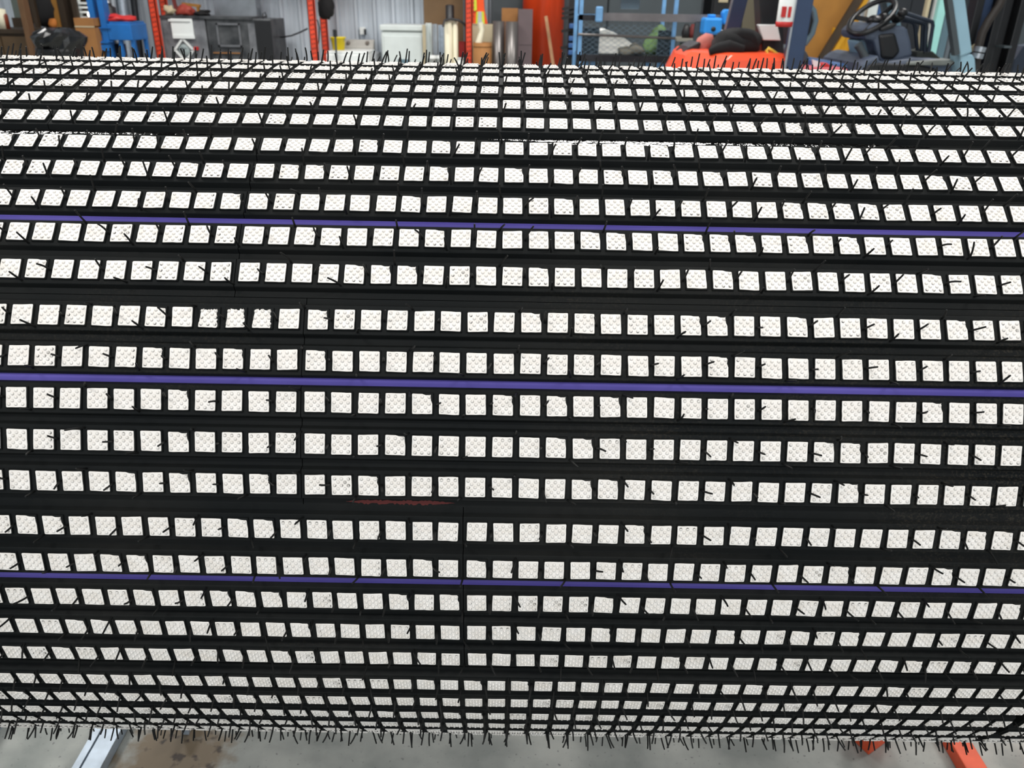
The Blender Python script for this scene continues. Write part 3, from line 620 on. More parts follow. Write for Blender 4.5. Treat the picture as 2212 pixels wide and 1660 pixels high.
def right(b, t, m):
    MB().box(b[0], b[1], b[2], b[3], 0, b[5]).build('body', m, t, .01)
    x0, x1, z0, z1 = AX_(470, 75, 9.05), AX_(521, 75, 9.05), AZ_(495, 101, 9.05), AZ_(495, 50, 9.05)
    for c_ in ((x0, x1, z1 - .02, z1), (x0, x1, z0, z0 + .02), (x0, x0 + .02, z0, z1), (x1 - .02, x1, z0, z1)): MB().box(c_[0], c_[1], 9.03, 9.05, c_[2], c_[3]).build('door_trim', BOXGREY, t)
    MB().box(AX_(536, 60, 9.05), AX_(551, 60, 9.05), 9.042, 9.05, .1, b[5] - .05).build('side_strip', BOXGREY, t)
    MB().box(AX_(551, 60, 9.05), b[1] + .002, 9.04, 9.05, .05, b[5] - .02).build('end_panel', FKDARK, t)
    MB().box(b[0] + .05, AX_(520, 120, 9.05), 9.03, 9.05, AZ_(480, 113, 9.05) - .012, AZ_(480, 113, 9.05)).build('rusty_ledge', CARD, t)
    MB().tube([(AX_(566, 40, 9.1), 9.15, b[5]), (AX_(566, 40, 9.1), 9.15, b[5] + .05), (AX_(570, 30, 9.1), 9.15, b[5] + .07), (AX_(574, 40, 9.1), 9.15, b[5] + .02)], .008, 6).build('loop_handle', FKDARK, t)
ob = oven(345, 441, BOXGREY, 'worn grey steel oven bearing a white plate above a white diamond emblem', left)
ob2 = oven(443, 584, TABLEDK, 'long dark steel oven with a pale square door trim, right of the grey oven', right)
zt = ob[5]
one(MB().box(ob[0] - .03, AX_(545, 40, 9.05), 9.03, 9.66, zt + .001, zt + .03), 'steel_slab', TABLEDK, 'dark flat slab lying across both steel ovens', 'slab')
zt += .031
one(MB().blob((AX_(402, 30, 9.15), 9.15, zt + .05), .09, .06, .06, 21, .4, 4, zmin=zt), 'red_hose_coil', mat('red_brown', (150, 58, 46), .6), 'crumpled red hose bundle on the slab over the ovens', 'hose')
one(MB().bar((AX_(396, 22, 9.3), 9.3, zt + .12), (AX_(434, 22, 9.3), 9.3, zt + .10), .03, .05).box(AX_(398, 22, 9.3), AX_(404, 22, 9.3), 9.28, 9.32, zt, zt + .12).box(AX_(426, 22, 9.3), AX_(431, 22, 9.3), 9.28, 9.32, zt, zt + .10), 'wooden_batten', PLY, 'short brown batten on blocks behind the red hose bundle', 'batten')
one(MB().blob((AX_(367, 30, 9.12), 9.12, zt + .045), .06, .05, .05, 7, .5, 4, zmin=zt), 'grey_rag', CARD2, 'pale grey rag at the left end of the slab', 'rag')
one(MB().blob((AX_(438, 33, 9.15), 9.15, zt + .025), .09, .06, .03, 9, .5, 4, zmin=zt), 'dark_rag', CLOTH, 'flat dark rag right of the red hose bundle on the slab', 'rag')
b = bx(459, 550, -8, 9.45, .04, 40); one(MB().box(b[0], b[1], 9.45, 9.47, zt, zt + .5), 'metal_sheet', STEEL, 'bright metal sheet leaning behind the slab over the dark oven', 'sheet')
b = bx(372, 380, 0, 9.35, .03); one(MB().bar((AX_(370, 0, 9.35), 9.35, zt + .4), (AX_(384, 34, 9.2), 9.2, zt + .001), .04, .02), 'red_strap', REDMARK, 'dark red strap standing on the slab behind the red hose', 'strap')
cp = [(580, 78), (596, 80), (612, 80), (630, 77), (648, 70), (664, 62)]
one(MB().tube([(*A(p, q, 9.6 - .12 * i)[:2], A(p, q, 9.6 - .12 * i)[2]) for i, (p, q) in enumerate(cp)], .009, 6), 'black_cable', FKDARK, 'black cable sagging from the dark oven to the red rack', 'cable')
t = thing('hanging_bundle', (AX_(705, 20, 9.2), 9.2, AZ_(705, 41, 9.2)), 'black bag hanging on the pallet rack above the washing machine', 'bag')
MB().blob((AX_(706, 15, 9.2), 9.2, AZ_(706, 15, 9.2)), .095, .08, .15, 31, .2, 3).build('bag', CLOTH, t); MB().tube([(AX_(706, 15, 9.2), 9.2, AZ_(706, -5, 9.2)), (AX_(704, 15, 9.2), 9.25, 2.4)], .008, 6).build('strap', FKDARK, t)
one(MB().tube([A(680, 42, 9.3), A(686, 44, 9.3), A(690, 60, 9.3), A(689, 88, 9.3), A(684, 104, 9.3)], .008, 6), 'rubber_lead', FKDARK, 'thin dark lead hanging between the rack uprights left of the washing machine', 'cable')
# washing machine with bucket
b = bx(704, 796, 111, 8.95, .66)
t = thing('washing_machine', base(b), 'white top loading washing machine with a grey control panel against the ribbed wall', 'washing machine')
MB().box(*b[:5], b[5] - .03).build('cabinet', WHITE, t, .012); MB().box(b[0] + .01, b[1] - .01, b[2] + .01, b[3] - .16, b[5] - .03, b[5]).build('lid', WHITE, t, .008)
x0, x1 = AX_(738, 95, 9.5), AX_(807, 95, 9.5); z1 = AZ_(770, 86, 9.5)
cpn = MB().prism([(9.46, b[5] - .03), (9.60, b[5] - .03), (9.60, z1), (9.54, z1), (9.46, b[5] + .02)], 'x', b[0] + .10, x1).build('control_panel', mat('panel_grey', (168, 166, 160), .5, var=.08), t)
for p in (752, 793): MB().lathe((AX_(p, 93, 9.48), 9.49, AZ_(p, 93, 9.48)), [(0, -.02), (.022, -.02), (.022, .03), (0, .03)], 14, 'y').build('knob', mat('knob_brown', (110, 100, 92), .5), cpn)
b2 = bx(796, 812, 116, 9.2, .4); one(MB().box(*b2), 'grey_side_box', mat('side_grey', (150, 154, 158), .5), 'low grey box squeezed beside the washing machine', 'box')
xb_, zb_ = AX_(731, 95, 9.2), b[5] + .001
t = thing('yellow_bucket', (xb_, 9.2, zb_), 'yellow plastic bucket standing on the washing machine', 'bucket')
hb = AZ_(731, 80, 9.2) - zb_
MB().lathe((xb_, 9.2, zb_), [(0, 0), (.068, 0), (.086, hb * .93), (.094, hb * .93), (.094, hb), (.082, hb), (.06, .01), (0, .01)], 22).build('body', YELLOW, t)
MB().tube([(xb_ + .09 * math.cos(a), 9.2 - .03, zb_ + hb * .9 - .05 * math.sin(a)) for a in np.linspace(0, PI, 9)], .004, 6).build('bail', STEEL, t)
x = AX_(725, 90, 8.9)
t = thing('long_brush', (x, 8.88, 0), 'dark long-handled brush standing in front of the yellow bucket', 'brush')
MB().tube([(x, 8.86, .1), (x, 8.9, AZ_(725, 78, 8.9))], .012, 8).build('handle', SLATE, t); MB().box(x - .02, x + .02, 8.88, 8.93, AZ_(725, 80, 8.9), AZ_(725, 64, 8.9)).build('brush_head', FKDARK, t); MB().lathe((x, 8.88, 0), [(0, 0), (.04, 0), (.03, .1), (0, .1)], 10).build('foot', FKDARK, t)
t = thing('socket_box', (AX_(783, 68, 9.84), 9.84, AZ_(783, 75, 9.84)), 'white electrical socket box fixed to the ribbed wall above the washing machine', 'socket')
x0, x1, z0, z1 = AX_(777, 68, 9.82), AX_(789, 68, 9.82), AZ_(783, 75, 9.82), AZ_(783, 59, 9.82)
MB().box(x0, x1, 9.82, 9.895, z0, z1).build('box', WHITE, t, .005); MB().box(x1 - .012, x1 + .012, 9.80, 9.83, z0, z1 - .02).build('cover', STEELDK, t); MB().tube([((x0 + x1) / 2, 9.85, z0), ((x0 + x1) / 2, 9.86, .2)], .012, 6).build('conduit', ZINC, t)
# white board, ducts, tubes
b = bx(820, 919, 54, 9.3, .5)
t = thing('chest_freezer', base(b), 'large pale white chest with a rimmed lid beside the washing machine', 'freezer')
MB().box(b[0] + .01, b[1] - .01, b[2] + .01, b[3], 0.0, b[5] - .07).build('body', OFFW, t, .015); MB().box(b[0], b[1], b[2] - .012, b[3], b[5] - .065, b[5]).build('lid', OFFW, t, .012)
MB().box(b[0] + .04, b[1] - .04, b[2] - .002, b[2] + .01, .1, b[5] - .12).build('front_panel', OFFW, t, .01)
MB().box(b[0] + .2, b[1] - .2, b[2] - .012, b[2] - .002, .02, AZ_(870, 128, 9.3)).build('vent_grille', BLUEGREY, t)
b = bx(912, 919, 54, 9.22, .04); one(MB().box(b[0], b[1], 9.22, 9.26, 0, b[5]), 'wooden_lath', CARD2, 'narrow pale wooden lath leaning at the right edge of the white chest', 'lath')
for i, (p0, p1) in enumerate(((919, 932), (934, 944), (946, 959))):
    b = bx(p0, p1, 50 + 2 * i, 9.35, .06); x0, x1 = b[0], b[1]
    one(MB().prism([(x0, 9.40), (x0, 9.35), (x0 + .012, 9.35), (x0 + .012, 9.388), (x1 - .012, 9.388), (x1 - .012, 9.35), (x1, 9.35), (x1, 9.40)], 'z', 0, b[5]), 'steel_channel', [OFFW, STEEL, ZINC][i],
        ['white folded channel standing next to the white chest', 'bright steel channel standing between the white channel and the dull one', 'dull zinc channel standing left of the cream tubes'][i], 'channel')
for i, p in enumerate((934, 952)):
    t = thing('white_pail', (AX_(p, 132, 9.15), 9.15, 0), ['white pail in front of the steel channels, the left one', 'white pail in front of the steel channels, right one beside the cream tubes'][i], 'pail', 'white pails before the channels')
    zt = AZ_(p, 122, 9.15); MB().lathe((AX_(p, 132, 9.15), 9.15, 0), [(0, 0), (.042, 0), (.047, zt - .03), (.051, zt - .03), (.051, zt), (.042, zt), (.042, .02), (0, .02)], 18).build('body', WHITE, t); MB().lathe((AX_(p, 132, 9.15), 9.15, zt - .002), [(0, 0), (.048, 0), (.048, .014), (0, .016)], 18).build('lid', WHITE, t)
for i, (p, r_) in enumerate(((969, .048), (984, .030))):
    one(MB().lathe((AX_(p, 90, 9.1), 9.1, 0), [(r_ * .8, 0), (r_, 0), (r_, AZ_(p, 45, 9.1)), (r_ * .8, AZ_(p, 45, 9.1)), (r_ * .8, 0)], 18), 'cream_tube', CREAM, ['thick cream plastic tube standing upright under the black hose', 'thin cream plastic tube standing right of the thick one'][i], 'tube')
b = bx(914, 1000, -20, 9.7, .03); one(MB().box(b[0], b[1], 9.7, 9.73, 0, AZ_(957, -60, 9.7)), 'brown_sheet', mat('brown_sheet_board', (112, 88, 60), .75, var=.15, scale=3), 'large brown board standing against the back wall behind the steel channels', 'board')
t = thing('vacuum_hose', (AX_(974, 40, 9.25), 9.25, 0), 'black hose with a thick black nozzle draped over the cream tubes', 'hose')
MB().tube([(AX_(958, 55, 9.06), 9.0, AZ_(958, 57, 9.06)), (AX_(961, 44, 9.06), 9.03, AZ_(961, 44, 9.06)), (AX_(975, 42, 9.06), 9.05, AZ_(975, 41, 9.06)), (AX_(992, 44, 9.06), 9.05, AZ_(992, 44, 9.06)), (AX_(1002, 51, 9.06), 9.05, AZ_(1002, 51, 9.06)), (AX_(1010, 62, 9.06), 9.06, AZ_(1010, 62, 9.06)), (AX_(1010, 62, 9.06), 9.1, .05)], .014, 8).build('hose', FKDARK, t)
MB().lathe((AX_(972, 40, 9.25), 9.25, 0), [(.02, 0), (.05, .02), (.05, AZ_(972, 12, 9.25)), (.03, AZ_(972, 10, 9.25)), (0, AZ_(972, 10, 9.25))], 16).build('nozzle', FKDARK, t)
b = bx(991, 1004, 90, 9.2, .1); one(MB().box(b[0], b[1], 9.2, 9.3, 0, b[5]).box(b[0] + .015, b[1] - .015, 9.19, 9.2, b[5] - .16, b[5] - .05), 'red_box', RED, 'red box standing behind the white cup left of the rack upright', 'box')
t = thing('white_tub', (AX_(995, 132, 9.05), 9.05, 0), 'small white tub in front of the red box', 'tub'); zt = AZ_(995, 125, 9.05)
MB().lathe((AX_(995, 132, 9.05), 9.05, 0), [(0, 0), (.035, 0), (.04, zt - .01), (.034, zt - .01), (.03, .02), (0, .02)], 16).build('body', WHITE, t); MB().lathe((AX_(995, 132, 9.05), 9.05, zt - .012), [(.038, 0), (.045, 0), (.045, .014), (.036, .014)], 16).build('rim', WHITE, t)
# safety vest, boxes, tubes before the orange column
t = thing('safety_vest', (AX_(1036, 30, 9.3), 9.3, AZ_(1036, 54, 9.3)), 'orange safety vest with lime and silver tape hanging right of the rack upright', 'vest')
def strip_poly(pts, y0, y1): return MB().prism([(AX_(p, q, y0), AZ_(p, q, y0)) for p, q in pts], 'y', y0, y1)
strip_poly([(1030, -20), (1044, -20), (1046, 20), (1054, 55), (1022, 55), (1024, 30), (1029, 18)], 9.28, 9.34).build('vest_body', HIVIS, t)
strip_poly([(1024, -10), (1029, -10), (1030, 22), (1024, 24)], 9.26, 9.30).build('shoulder_tape', LIME, t)
strip_poly([(1029, 25), (1045, 25), (1047, 52), (1028, 52)], 9.262, 9.28).build('lime_tape', LIME, t); strip_poly([(1033, 25), (1040, 25), (1041, 52), (1032, 52)], 9.25, 9.262).build('silver_tape', SILVER, t)
MB().tube([(AX_(1036, -20, 9.3), 9.31, AZ_(1036, -20, 9.3)), (AX_(1036, -20, 9.3), 9.4, 2.35)], .006, 6).build('hanger_cord', FKDARK, t)
b = bx(1011, 1064, 53, 8.95, .3)
t = thing('pale_carton', base(b), 'pale beige carton standing behind the brown fibre drum', 'carton'); MB().box(*b).build('body', CARD2, t, .004); MB().box(b[0], (b[0] + b[1]) / 2, b[2] - .006, b[2] + .1, b[5], b[5] + .006).build('flap', CARD2, t)
x = AX_(1041, 110, 8.6); zt = AZ_(1041, 93, 8.6); r_ = (AX_(1061, 110, 8.6) - AX_(1020, 110, 8.6)) / 2
t = thing('fibre_drum', (x, 8.7, 0), 'brown cardboard fibre drum with a white pipe sticking out', 'drum')
MB().lathe((x, 8.75, 0), [(0, 0), (r_, 0), (r_, zt), (r_ * .93, zt), (r_ * .93, .05), (0, .05)], 28).build('wall', CARD, t); MB().lathe((x, 8.75, zt - .05), [(r_ * 1.0, 0), (r_ * 1.02, 0), (r_ * 1.02, .02), (r_, .02)], 28).build('rim_band', CARD, t)
one(MB().tube([(AX_(1034, 110, 8.75), 8.75, .06), (AX_(1034, 95, 8.75), 8.75, AZ_(1034, 92, 8.75)), (AX_(1039, 75, 8.75), 8.75, AZ_(1039, 74, 8.75)), (AX_(1041, 65, 8.75), 8.75, AZ_(1041, 64, 8.75)), (AX_(1037, 50, 8.75), 8.75, AZ_(1037, 49, 8.75))], [.04, .04, .03, .027, .034], 12), 'white_pipe', CREAM, 'bent white plastic pipe standing in the brown fibre drum', 'pipe')
def pipe(p0, p1, pyt, y, name, m, label, cat):
    r_ = (AX_(p1, 100, y) - AX_(p0, 100, y)) / 2; x = (AX_(p1, 100, y) + AX_(p0, 100, y)) / 2; zt = AZ_((p0 + p1) / 2, pyt, y)
    return one(MB().lathe((x, y + r_, 0), [(r_ * .88, 0), (r_, 0), (r_, zt), (r_ * .88, zt), (r_ * .88, 0)], 24), name, m, label, cat)
pipe(1064, 1090, 46, 8.7, 'steel_tube', STEELTUBE, 'dark steel tube standing right of the brown fibre drum', 'tube')
pipe(1091, 1118, 47, 8.55, 'steel_tube', STEELTUBE, 'dark steel tube standing in front of the mauve board stack', 'tube')
b = bx(1084, 1119, 18, 8.95, .25); one(MB().box(*b).box(b[0] + .02, b[1] - .02, b[2] - .004, b[2], .3, b[5] - .06), 'brown_carton', CARD, 'tall brown carton behind the two dark steel tubes', 'carton')
b = bx(1120, 1151, 20, 8.7, .2)
t = thing('mauve_carton', base(b), 'tall mauve grey carton in two tiers left of the orange column', 'carton'); zm = AZ_(1135, 97, 8.7); MB().box(*b[:5], zm - .004).build('lower_tier', MAUVE, t); MB().box(b[0], b[1], b[2], b[3], zm, b[5]).build('upper_tier', MAUVE, t); MB().box(b[0] + .006, b[1] - .006, b[2] + .006, b[3] - .006, zm - .004, zm).build('tier_joint', BLACK, t)
xc = AX_(1173, 60, 9.25); r_ = (AX_(1219, 60, 9.05) - AX_(1128, 60, 9.05)) / 2
t = thing('orange_column', (xc, 9.05 + r_, 0), 'thick round orange steel column standing in the middle of the back wall', 'column')
MB().lathe((xc, 9.05 + r_, 0), [(0, 0), (r_, 0), (r_, 5.59), (0, 5.59)], 40).build('shaft', mat('column_orange', (226, 74, 34), .3, var=.12, scale=3, stretch=(3, 3, .5)), t); MB().lathe((xc, 9.05 + r_, 0), [(r_, 0), (r_ * 1.25, 0), (r_ * 1.25, .03), (r_, .03)], 40).build('base_plate', STEELDK, t)
one(MB().bar((AX_(1179, 35, 8.98), 8.95, AZ_(1179, 35, 8.98)), (AX_(1240, 200, 8.6) - .09, 8.55, .02), .035, .02), 'wooden_stick', WOOD, 'thin pale wooden stick leaning against the orange column', 'stick')
# clamp rack
x = AX_(1236, 60, 8.7)
t = thing('clamp_rack', (x, 8.75, 0), 'dark post hung with small blue clamp heads right of the orange column', 'rack')
MB().box(x - .04, x + .02, 8.72, 8.78, 0, 1.5).box(x + .05, x + .07, 8.72, 8.76, 0, 1.45).build('post', BLACK, t); MB().box(x - .15, x + .15, 8.6, 8.9, 0, .03).build('foot', BLACK, t)
for p in (55, 82, 97, 112): z = AZ_(1236, p, 8.7); MB().box(x - .035, x + .055, 8.64, 8.72, z - .03, z + .02).build('clamp_head', mat('clamp_blue_dark', (48, 88, 140), .5), t, .008)
for p in (20, 30, 40, 68, 104): z = AZ_(1230, p, 8.7); MB().bar((x - .12, 8.68, z), (x + .05, 8.7, z + .03), .03, .03).build('hook', BLACK, t)
# grey lockers along the wall, right half
for p0, p1, nm in ((1060, 1142, 'slate grey steel locker behind the cartons left of the orange column'), (1214, 1310, 'slate grey steel locker behind the clamp rack'),
                   (1311, 1428, 'slate grey steel locker behind the middle of the blue mesh cart'), (1429, 1512, 'slate grey steel locker behind the right upright of the blue mesh cart')):
    x0, x1 = AX_(p0, 60, 9.56), AX_(p1, 60, 9.56)
    t = thing('steel_locker', ((x0 + x1) / 2, 9.7, 0), nm, 'locker', 'grey lockers along the back wall'); MB().box(x0 + .003, x1 - .003, 9.56, 9.84, 0, 2.1).build('body', SLATE, t)
    d = MB().box(x0 + .012, x1 - .012, 9.54, 9.56, .06, 2.06).build('door', SLATE, t, .004); MB().box(x1 - .07, x1 - .05, 9.52, 9.54, 1.0, 1.12).build('handle', STEELDK, d)
x0, x1 = AX_(1532, 60, 9.4), AX_(1600, 60, 9.4)
t = thing('black_cabinet', ((x0 + x1) / 2, 9.6, 0), 'flat black cabinet behind the forklift hood, right of the grey lockers', 'cabinet'); MB().box(x0, x1, 9.4, 9.85, 0, 2.1).build('body', FKDARK, t); d = MB().box(x0 + .02, x1 - .02, 9.38, 9.4, .08, 2.05).build('door', FKDARK, t); MB().box(AX_(1552, 2, 9.38), AX_(1572, 2, 9.38), 9.37, 9.38, AZ_(1560, 5, 9.38), AZ_(1560, -6, 9.38)).build('nameplate', CARD2, d)
x0, x1 = AX_(1602, 60, 9.4), AX_(1640, 60, 9.4); one(MB().box(x0, x1, 9.4, 9.5, 0, 2.2).box(x1 - .03, x1, 9.36, 9.4, 0, 2.2), 'drab_board', mat('drab_olive', (92, 86, 70), .7), 'drab olive board standing right of the black cabinet', 'board')
# blue mesh cart with a long bar clamp
t = thing('mesh_cart', (AX_(1358, 90, 7.2), 7.5, 0), 'pale blue steel cart with expanded mesh panels in front of the grey lockers', 'cart')
x0, x1 = AX_(1250, 60, 7.2), AX_(1461, 60, 7.2)
for x, y in ((x0, 7.2), (x1 - .035, 7.2), (x0, 7.9), (x1 - .035, 7.9)): MB().box(x, x + .035, y, y + .035, .14, 1.75).build('post', CAGEB, t)
for x, y in ((x0 + .02, 7.22), (x1 - .02, 7.22), (x0 + .02, 7.92), (x1 - .02, 7.92)): MB().lathe((x - .015, y, .07), [(0, -.0), (.07, 0), (.07, .03), (0, .03)], 16, 'x').build('castor', FKDARK, t)
for p, h in ((33, .05), (120, .06)):
    z = AZ_(1355, p, 7.2); MB().box(x0, x1, 7.2, 7.23, z - h, z).build('shelf_rail', STEELDK, t); MB().box(x0, x1, 7.91, 7.94, z - h, z).build('shelf_rail', STEELDK, t); 
    if p == 120: MB().box(x0 + .03, x1 - .03, 7.23, 7.91, z - .02, z - .005).build('shelf_board', STEELDK, t)
    else:
        for yy in (7.32, 7.56, 7.80): MB().box(x0 + .03, x1 - .03, yy, yy + .025, z - .02, z - .005).build('shelf_slat', CAGEB, t)
z75 = AZ_(1355, 76, 7.2); MB().tube([(x0, 7.2, z75), (x1, 7.2, z75 - .02)], .012, 8).build('mid_rod', STEELTUBE, t)
def mesh_panel(xa, xb, za, zb, y, name, pit=.032, r_=.0042):
    """expanded metal: crossing diagonal strands clipped to the panel"""
    m_ = MB(); h = zb - za; k = -int(h / pit) - 1; slope = .62
    for sgn in (1, -1):
        i = 0; span = (xb - xa) + h / slope
        while i * pit < span:
            c0 = xa - (h / slope if sgn > 0 else 0) + i * pit; P0 = [c0, za]; P1 = [c0 + sgn * h / slope, zb]
            lo, hi = 0.0, 1.0; dx = P1[0] - P0[0]
            ta, tb = sorted(((xa - P0[0]) / dx, (xb - P0[0]) / dx)); lo, hi = max(lo, ta), min(hi, tb)
            if hi - lo > .02: m_.bar((P0[0] + dx * lo, y, za + h * lo), (P0[0] + dx * hi, y, za + h * hi), r_ * 2, r_)
            i += 1
    o = m_.build(name, MESHM, t); o['kind'] = 'stuff'; return o
zb = AZ_(1355, 119, 7.2); zt = AZ_(1355, 34, 7.2)
mesh_panel(x0 + .035, x1 - .035, zb, zt, 7.21, 'front_mesh', .07, .0012)
mesh_panel(AX_(1258, 90, 7.23), AX_(1294, 90, 7.23), zb, AZ_(1276, 60, 7.23), 7.232, 'left_gusset_mesh', .024, .0055); mesh_panel(AX_(1420, 90, 7.23), AX_(1456, 90, 7.23), zb, AZ_(1438, 66, 7.23), 7.232, 'right_gusset_mesh', .024, .0055)
mesh_panel(AX_(1341, 10, 7.23), AX_(1382, 10, 7.23), AZ_(1360, 19, 7.23), AZ_(1360, -20, 7.23), 7.24, 'upper_mesh', .028, .0045)
MB().box(x0, x1, 7.2, 7.235, AZ_(1355, -22, 7.2), AZ_(1355, -18, 7.2)).build('top_rail', CAGEB, t)
for p in (1258, 1276, 1394, 1426): x = AX_(p, 135, 7.3); MB().box(x, x + .06, 7.3, 7.36, .14, AZ_(p, 124, 7.3)).build('under_leg', CAGEB, t)
MB().box(x0, x1, 7.25, 7.9, .14, .18).build('base_frame', CAGEB, t)
zs = AZ_(1355, 120, 7.2)
one(MB().prism([(AX_(1292, 100, 7.45), zs), (AX_(1388, 100, 7.45), zs), (AX_(1372, 98, 7.45), AZ_(1372, 101, 7.45)), (AX_(1350, 88, 7.45), AZ_(1350, 84, 7.45)), (AX_(1322, 72, 7.45), AZ_(1322, 68, 7.45)), (AX_(1308, 68, 7.45), AZ_(1308, 63, 7.45)), (AX_(1295, 70, 7.45), AZ_(1295, 65, 7.45))], 'y', 7.35, 7.8), 'white_sack', SACK, 'white woven sack slumped on the lower shelf of the mesh cart', 'sack', bevel=.012)
one(MB().blob((AX_(1366, 110, 7.3), 7.3, zs + .04), .11, .05, .05, 12, .5, 4, zmin=zs), 'grey_rope', mat('grey_rope_fibre', (120, 116, 104), .9), 'grey rope heap beside the white sack on the cart shelf', 'rope')
one(MB().blob((AX_(1420, 104, 7.6), 7.6, zs + .08), .12, .14, .14, 14, .4, 4, zmin=zs), 'green_tarp', GREEN, 'crumpled green tarp at the right end of the cart shelf', 'tarp')
zc = AZ_(1420, 37, 7.05); ztop = AZ_(1355, 33, 7.2)
t = thing('bar_clamp', (AX_(1430, 40, 7.1), 7.1, 0), 'long grey bar clamp with two blue jaws lying across the mesh cart', 'clamp')
MB().box(AX_(1290, 38, 7.12), AX_(1570, 38, 7.12), 7.10, 7.15, AZ_(1430, 47, 7.1), AZ_(1430, 30, 7.1)).build('bar', mat('bar_grey', (104, 102, 104), .5, .3, var=.15), t)
x = AX_(1286, 40, 7.08); MB().box(x, AX_(1301, 40, 7.08), 7.04, 7.10, AZ_(1293, 48, 7.05), AZ_(1293, 14, 7.05)).build('fixed_jaw', CAGEB, t, .012)
xa, xb = AX_(1517, 55, 7.0), AX_(1555, 55, 7.0); za, zbq = AZ_(1537, 74, 7.0), AZ_(1537, 38, 7.0)
j = MB().box(xa, xb, 6.9, 7.10, za, zbq).build('sliding_jaw', VISEB, t, .02); MB().lathe((AX_(1541, 63, 6.9), 6.898, AZ_(1541, 63, 6.9)), [(0, 0), (.022, 0), (.022, .01), (0, .01)], 18, 'y').build('jaw_hole', BLACK, j); MB().box(AX_(1535, 33, 7.0) - .02, AX_(1544, 33, 7.0), 6.95, 7.05, zbq, AZ_(1537, 31, 7.0)).build('jaw_lug', VISEB, j, .008)
MB().prism([(AX_(p, q, 7.1), AZ_(p, q, 7.1)) for p, q in ((1557, 52), (1556, 27), (1562, 20), (1571, 20), (1576, 28), (1573, 53))], 'y', 7.0, 7.1).build('end_jaw', VISEB, t, .01)
MB().tube([(xb - .02, 7.02, za + .05), (xb + .06, 7.0, za + .02), (xb + .09, 7.0, za - .05)], .008, 6).build('screw', STEEL, t)
MB().box(AX_(1500, 80, 7.1), AX_(1512, 80, 7.1), 7.1, 7.16, 0, AZ_(1506, 47, 7.1)).build('rest_post', SLATE, t); MB().box(AX_(1490, 80, 7.1), AX_(1522, 80, 7.1), 7.0, 7.3, 0, .03).build('rest_foot', SLATE, t)
x0, x1 = AX_(1462, 80, 8.3), AX_(1524, 80, 8.3)
t = thing('parts_bench', ((x0 + x1) / 2, 8.5, 0), 'low bench holding a green box and dark parts behind the forklift hood', 'bench'); zt = AZ_(1490, 83, 8.3)
MB().box(x0, x1, 8.3, 8.8, zt - .03, zt).build('bench_top', mat('bench_grey', (128, 126, 116), .6), t)
for x in (x0, x1 - .04): MB().box(x, x + .04, 8.3, 8.8, 0, zt - .03).build('leg', SLATE, t)
one(MB().box(x0 + .05, x1 - .02, 8.32, 8.7, zt - .3 - .12, zt - .06).box(x0 + .03, x1, 8.3, 8.32, zt - .12, zt - .06), 'green_crate', GREEN, 'green crate under the low bench behind the forklift hood', 'crate')
MB().box(x0, x1, 8.3, 8.8, zt - .46, zt - .42).build('lower_shelf', SLATE, t)
for i, (p, m_) in enumerate(((1482, FKDARK), (1496, REDMARK), (1508, SLATE))): one(MB().lathe((AX_(p, 70, 8.4), 8.4, zt), [(0, 0), (.04, 0), (.05, .05), (.035, .10), (.02, .14), (0, .14)], 12), 'machine_part', m_, ['black lathe part on the low bench, leftmost of three', 'dark red part on the low bench, middle one of three', 'slate part on the low bench, rightmost of three'][i], 'part')

# ------------------------------------------------------------------ forklift seen from its side, facing right
FY0, FY1 = 4.15, 5.15; fl = thing('forklift', (1.9, 4.65, 0), 'red orange forklift standing side-on behind the right half of the drum', 'forklift')
def fxz(p, q, y=FY0): return (AX_(p, q, y), AZ_(p, q, y))
zt = AZ_(1600, 116, FY0)
plan = [(AX_(1462, 118, FY1), FY1), (AX_(1468, 118, FY0 + .62), FY0 + .62), (AX_(1490, 118, FY0 + .34), FY0 + .34), (AX_(1582, 118, FY0), FY0), (AX_(1694, 118, FY0), FY0), (AX_(1694, 118, FY0) + .04, FY0 + .06), (AX_(1694, 118, FY0) + .04, FY1)]
pc = np.array(plan).mean(0)
def ring_(out, z): return [(x + out * np.sign(x - pc[0]) * (1 if x < pc[0] else .2), y + (out if y < FY0 + .5 else 0) * -.6, z) for x, y in plan]
lv = [ring_(.14, .35), ring_(.11, zt - .22), ring_(.03, zt - .035), ring_(0, zt - .01), ring_(-.04, zt)]; n = len(plan)
MB().add([p for r_ in lv for p in r_], [(i * n + k, i * n + (k + 1) % n, (i + 1) * n + (k + 1) % n, (i + 1) * n + k) for i in range(len(lv) - 1) for k in range(n)] + [tuple(range(n)), tuple(range(4 * n, 5 * n))]).build('hood', FKRED, fl, .012)
xr0 = plan[0][0]
xf1 = AX_(2100, 165, FY0)
MB().box(plan[4][0] - .05, AX_(1835, 160, FY0), FY0 + .02, FY1 - .02, .30, AZ_(1760, 147, FY0)).build('chassis', PINK, fl, .02); MB().box(plan[4][0], xf1, FY0 + .15, FY1 - .02, .28, .6).build('frame', FKDARK, fl, .02)
for x, r_ in ((xr0 + .30, .25), (xf1 - .25, .32)):
    for y in (FY0 - .02, FY1 - .16):
        wv_ = MB(); wv_.lathe((x, y + .09, r_), [(.0, .09), (r_ - .03, .09), (r_, .06), (r_, -.06), (r_ - .03, -.09), (0, -.09)], 28, 'y'); wo = wv_.build('wheel', FKDARK, fl); MB().lathe((x, y + .09, r_), [(0, .095), (r_ * .5, .095), (r_ * .5, -.095), (0, -.095)], 20, 'y').build('rim', STEEL, wo)
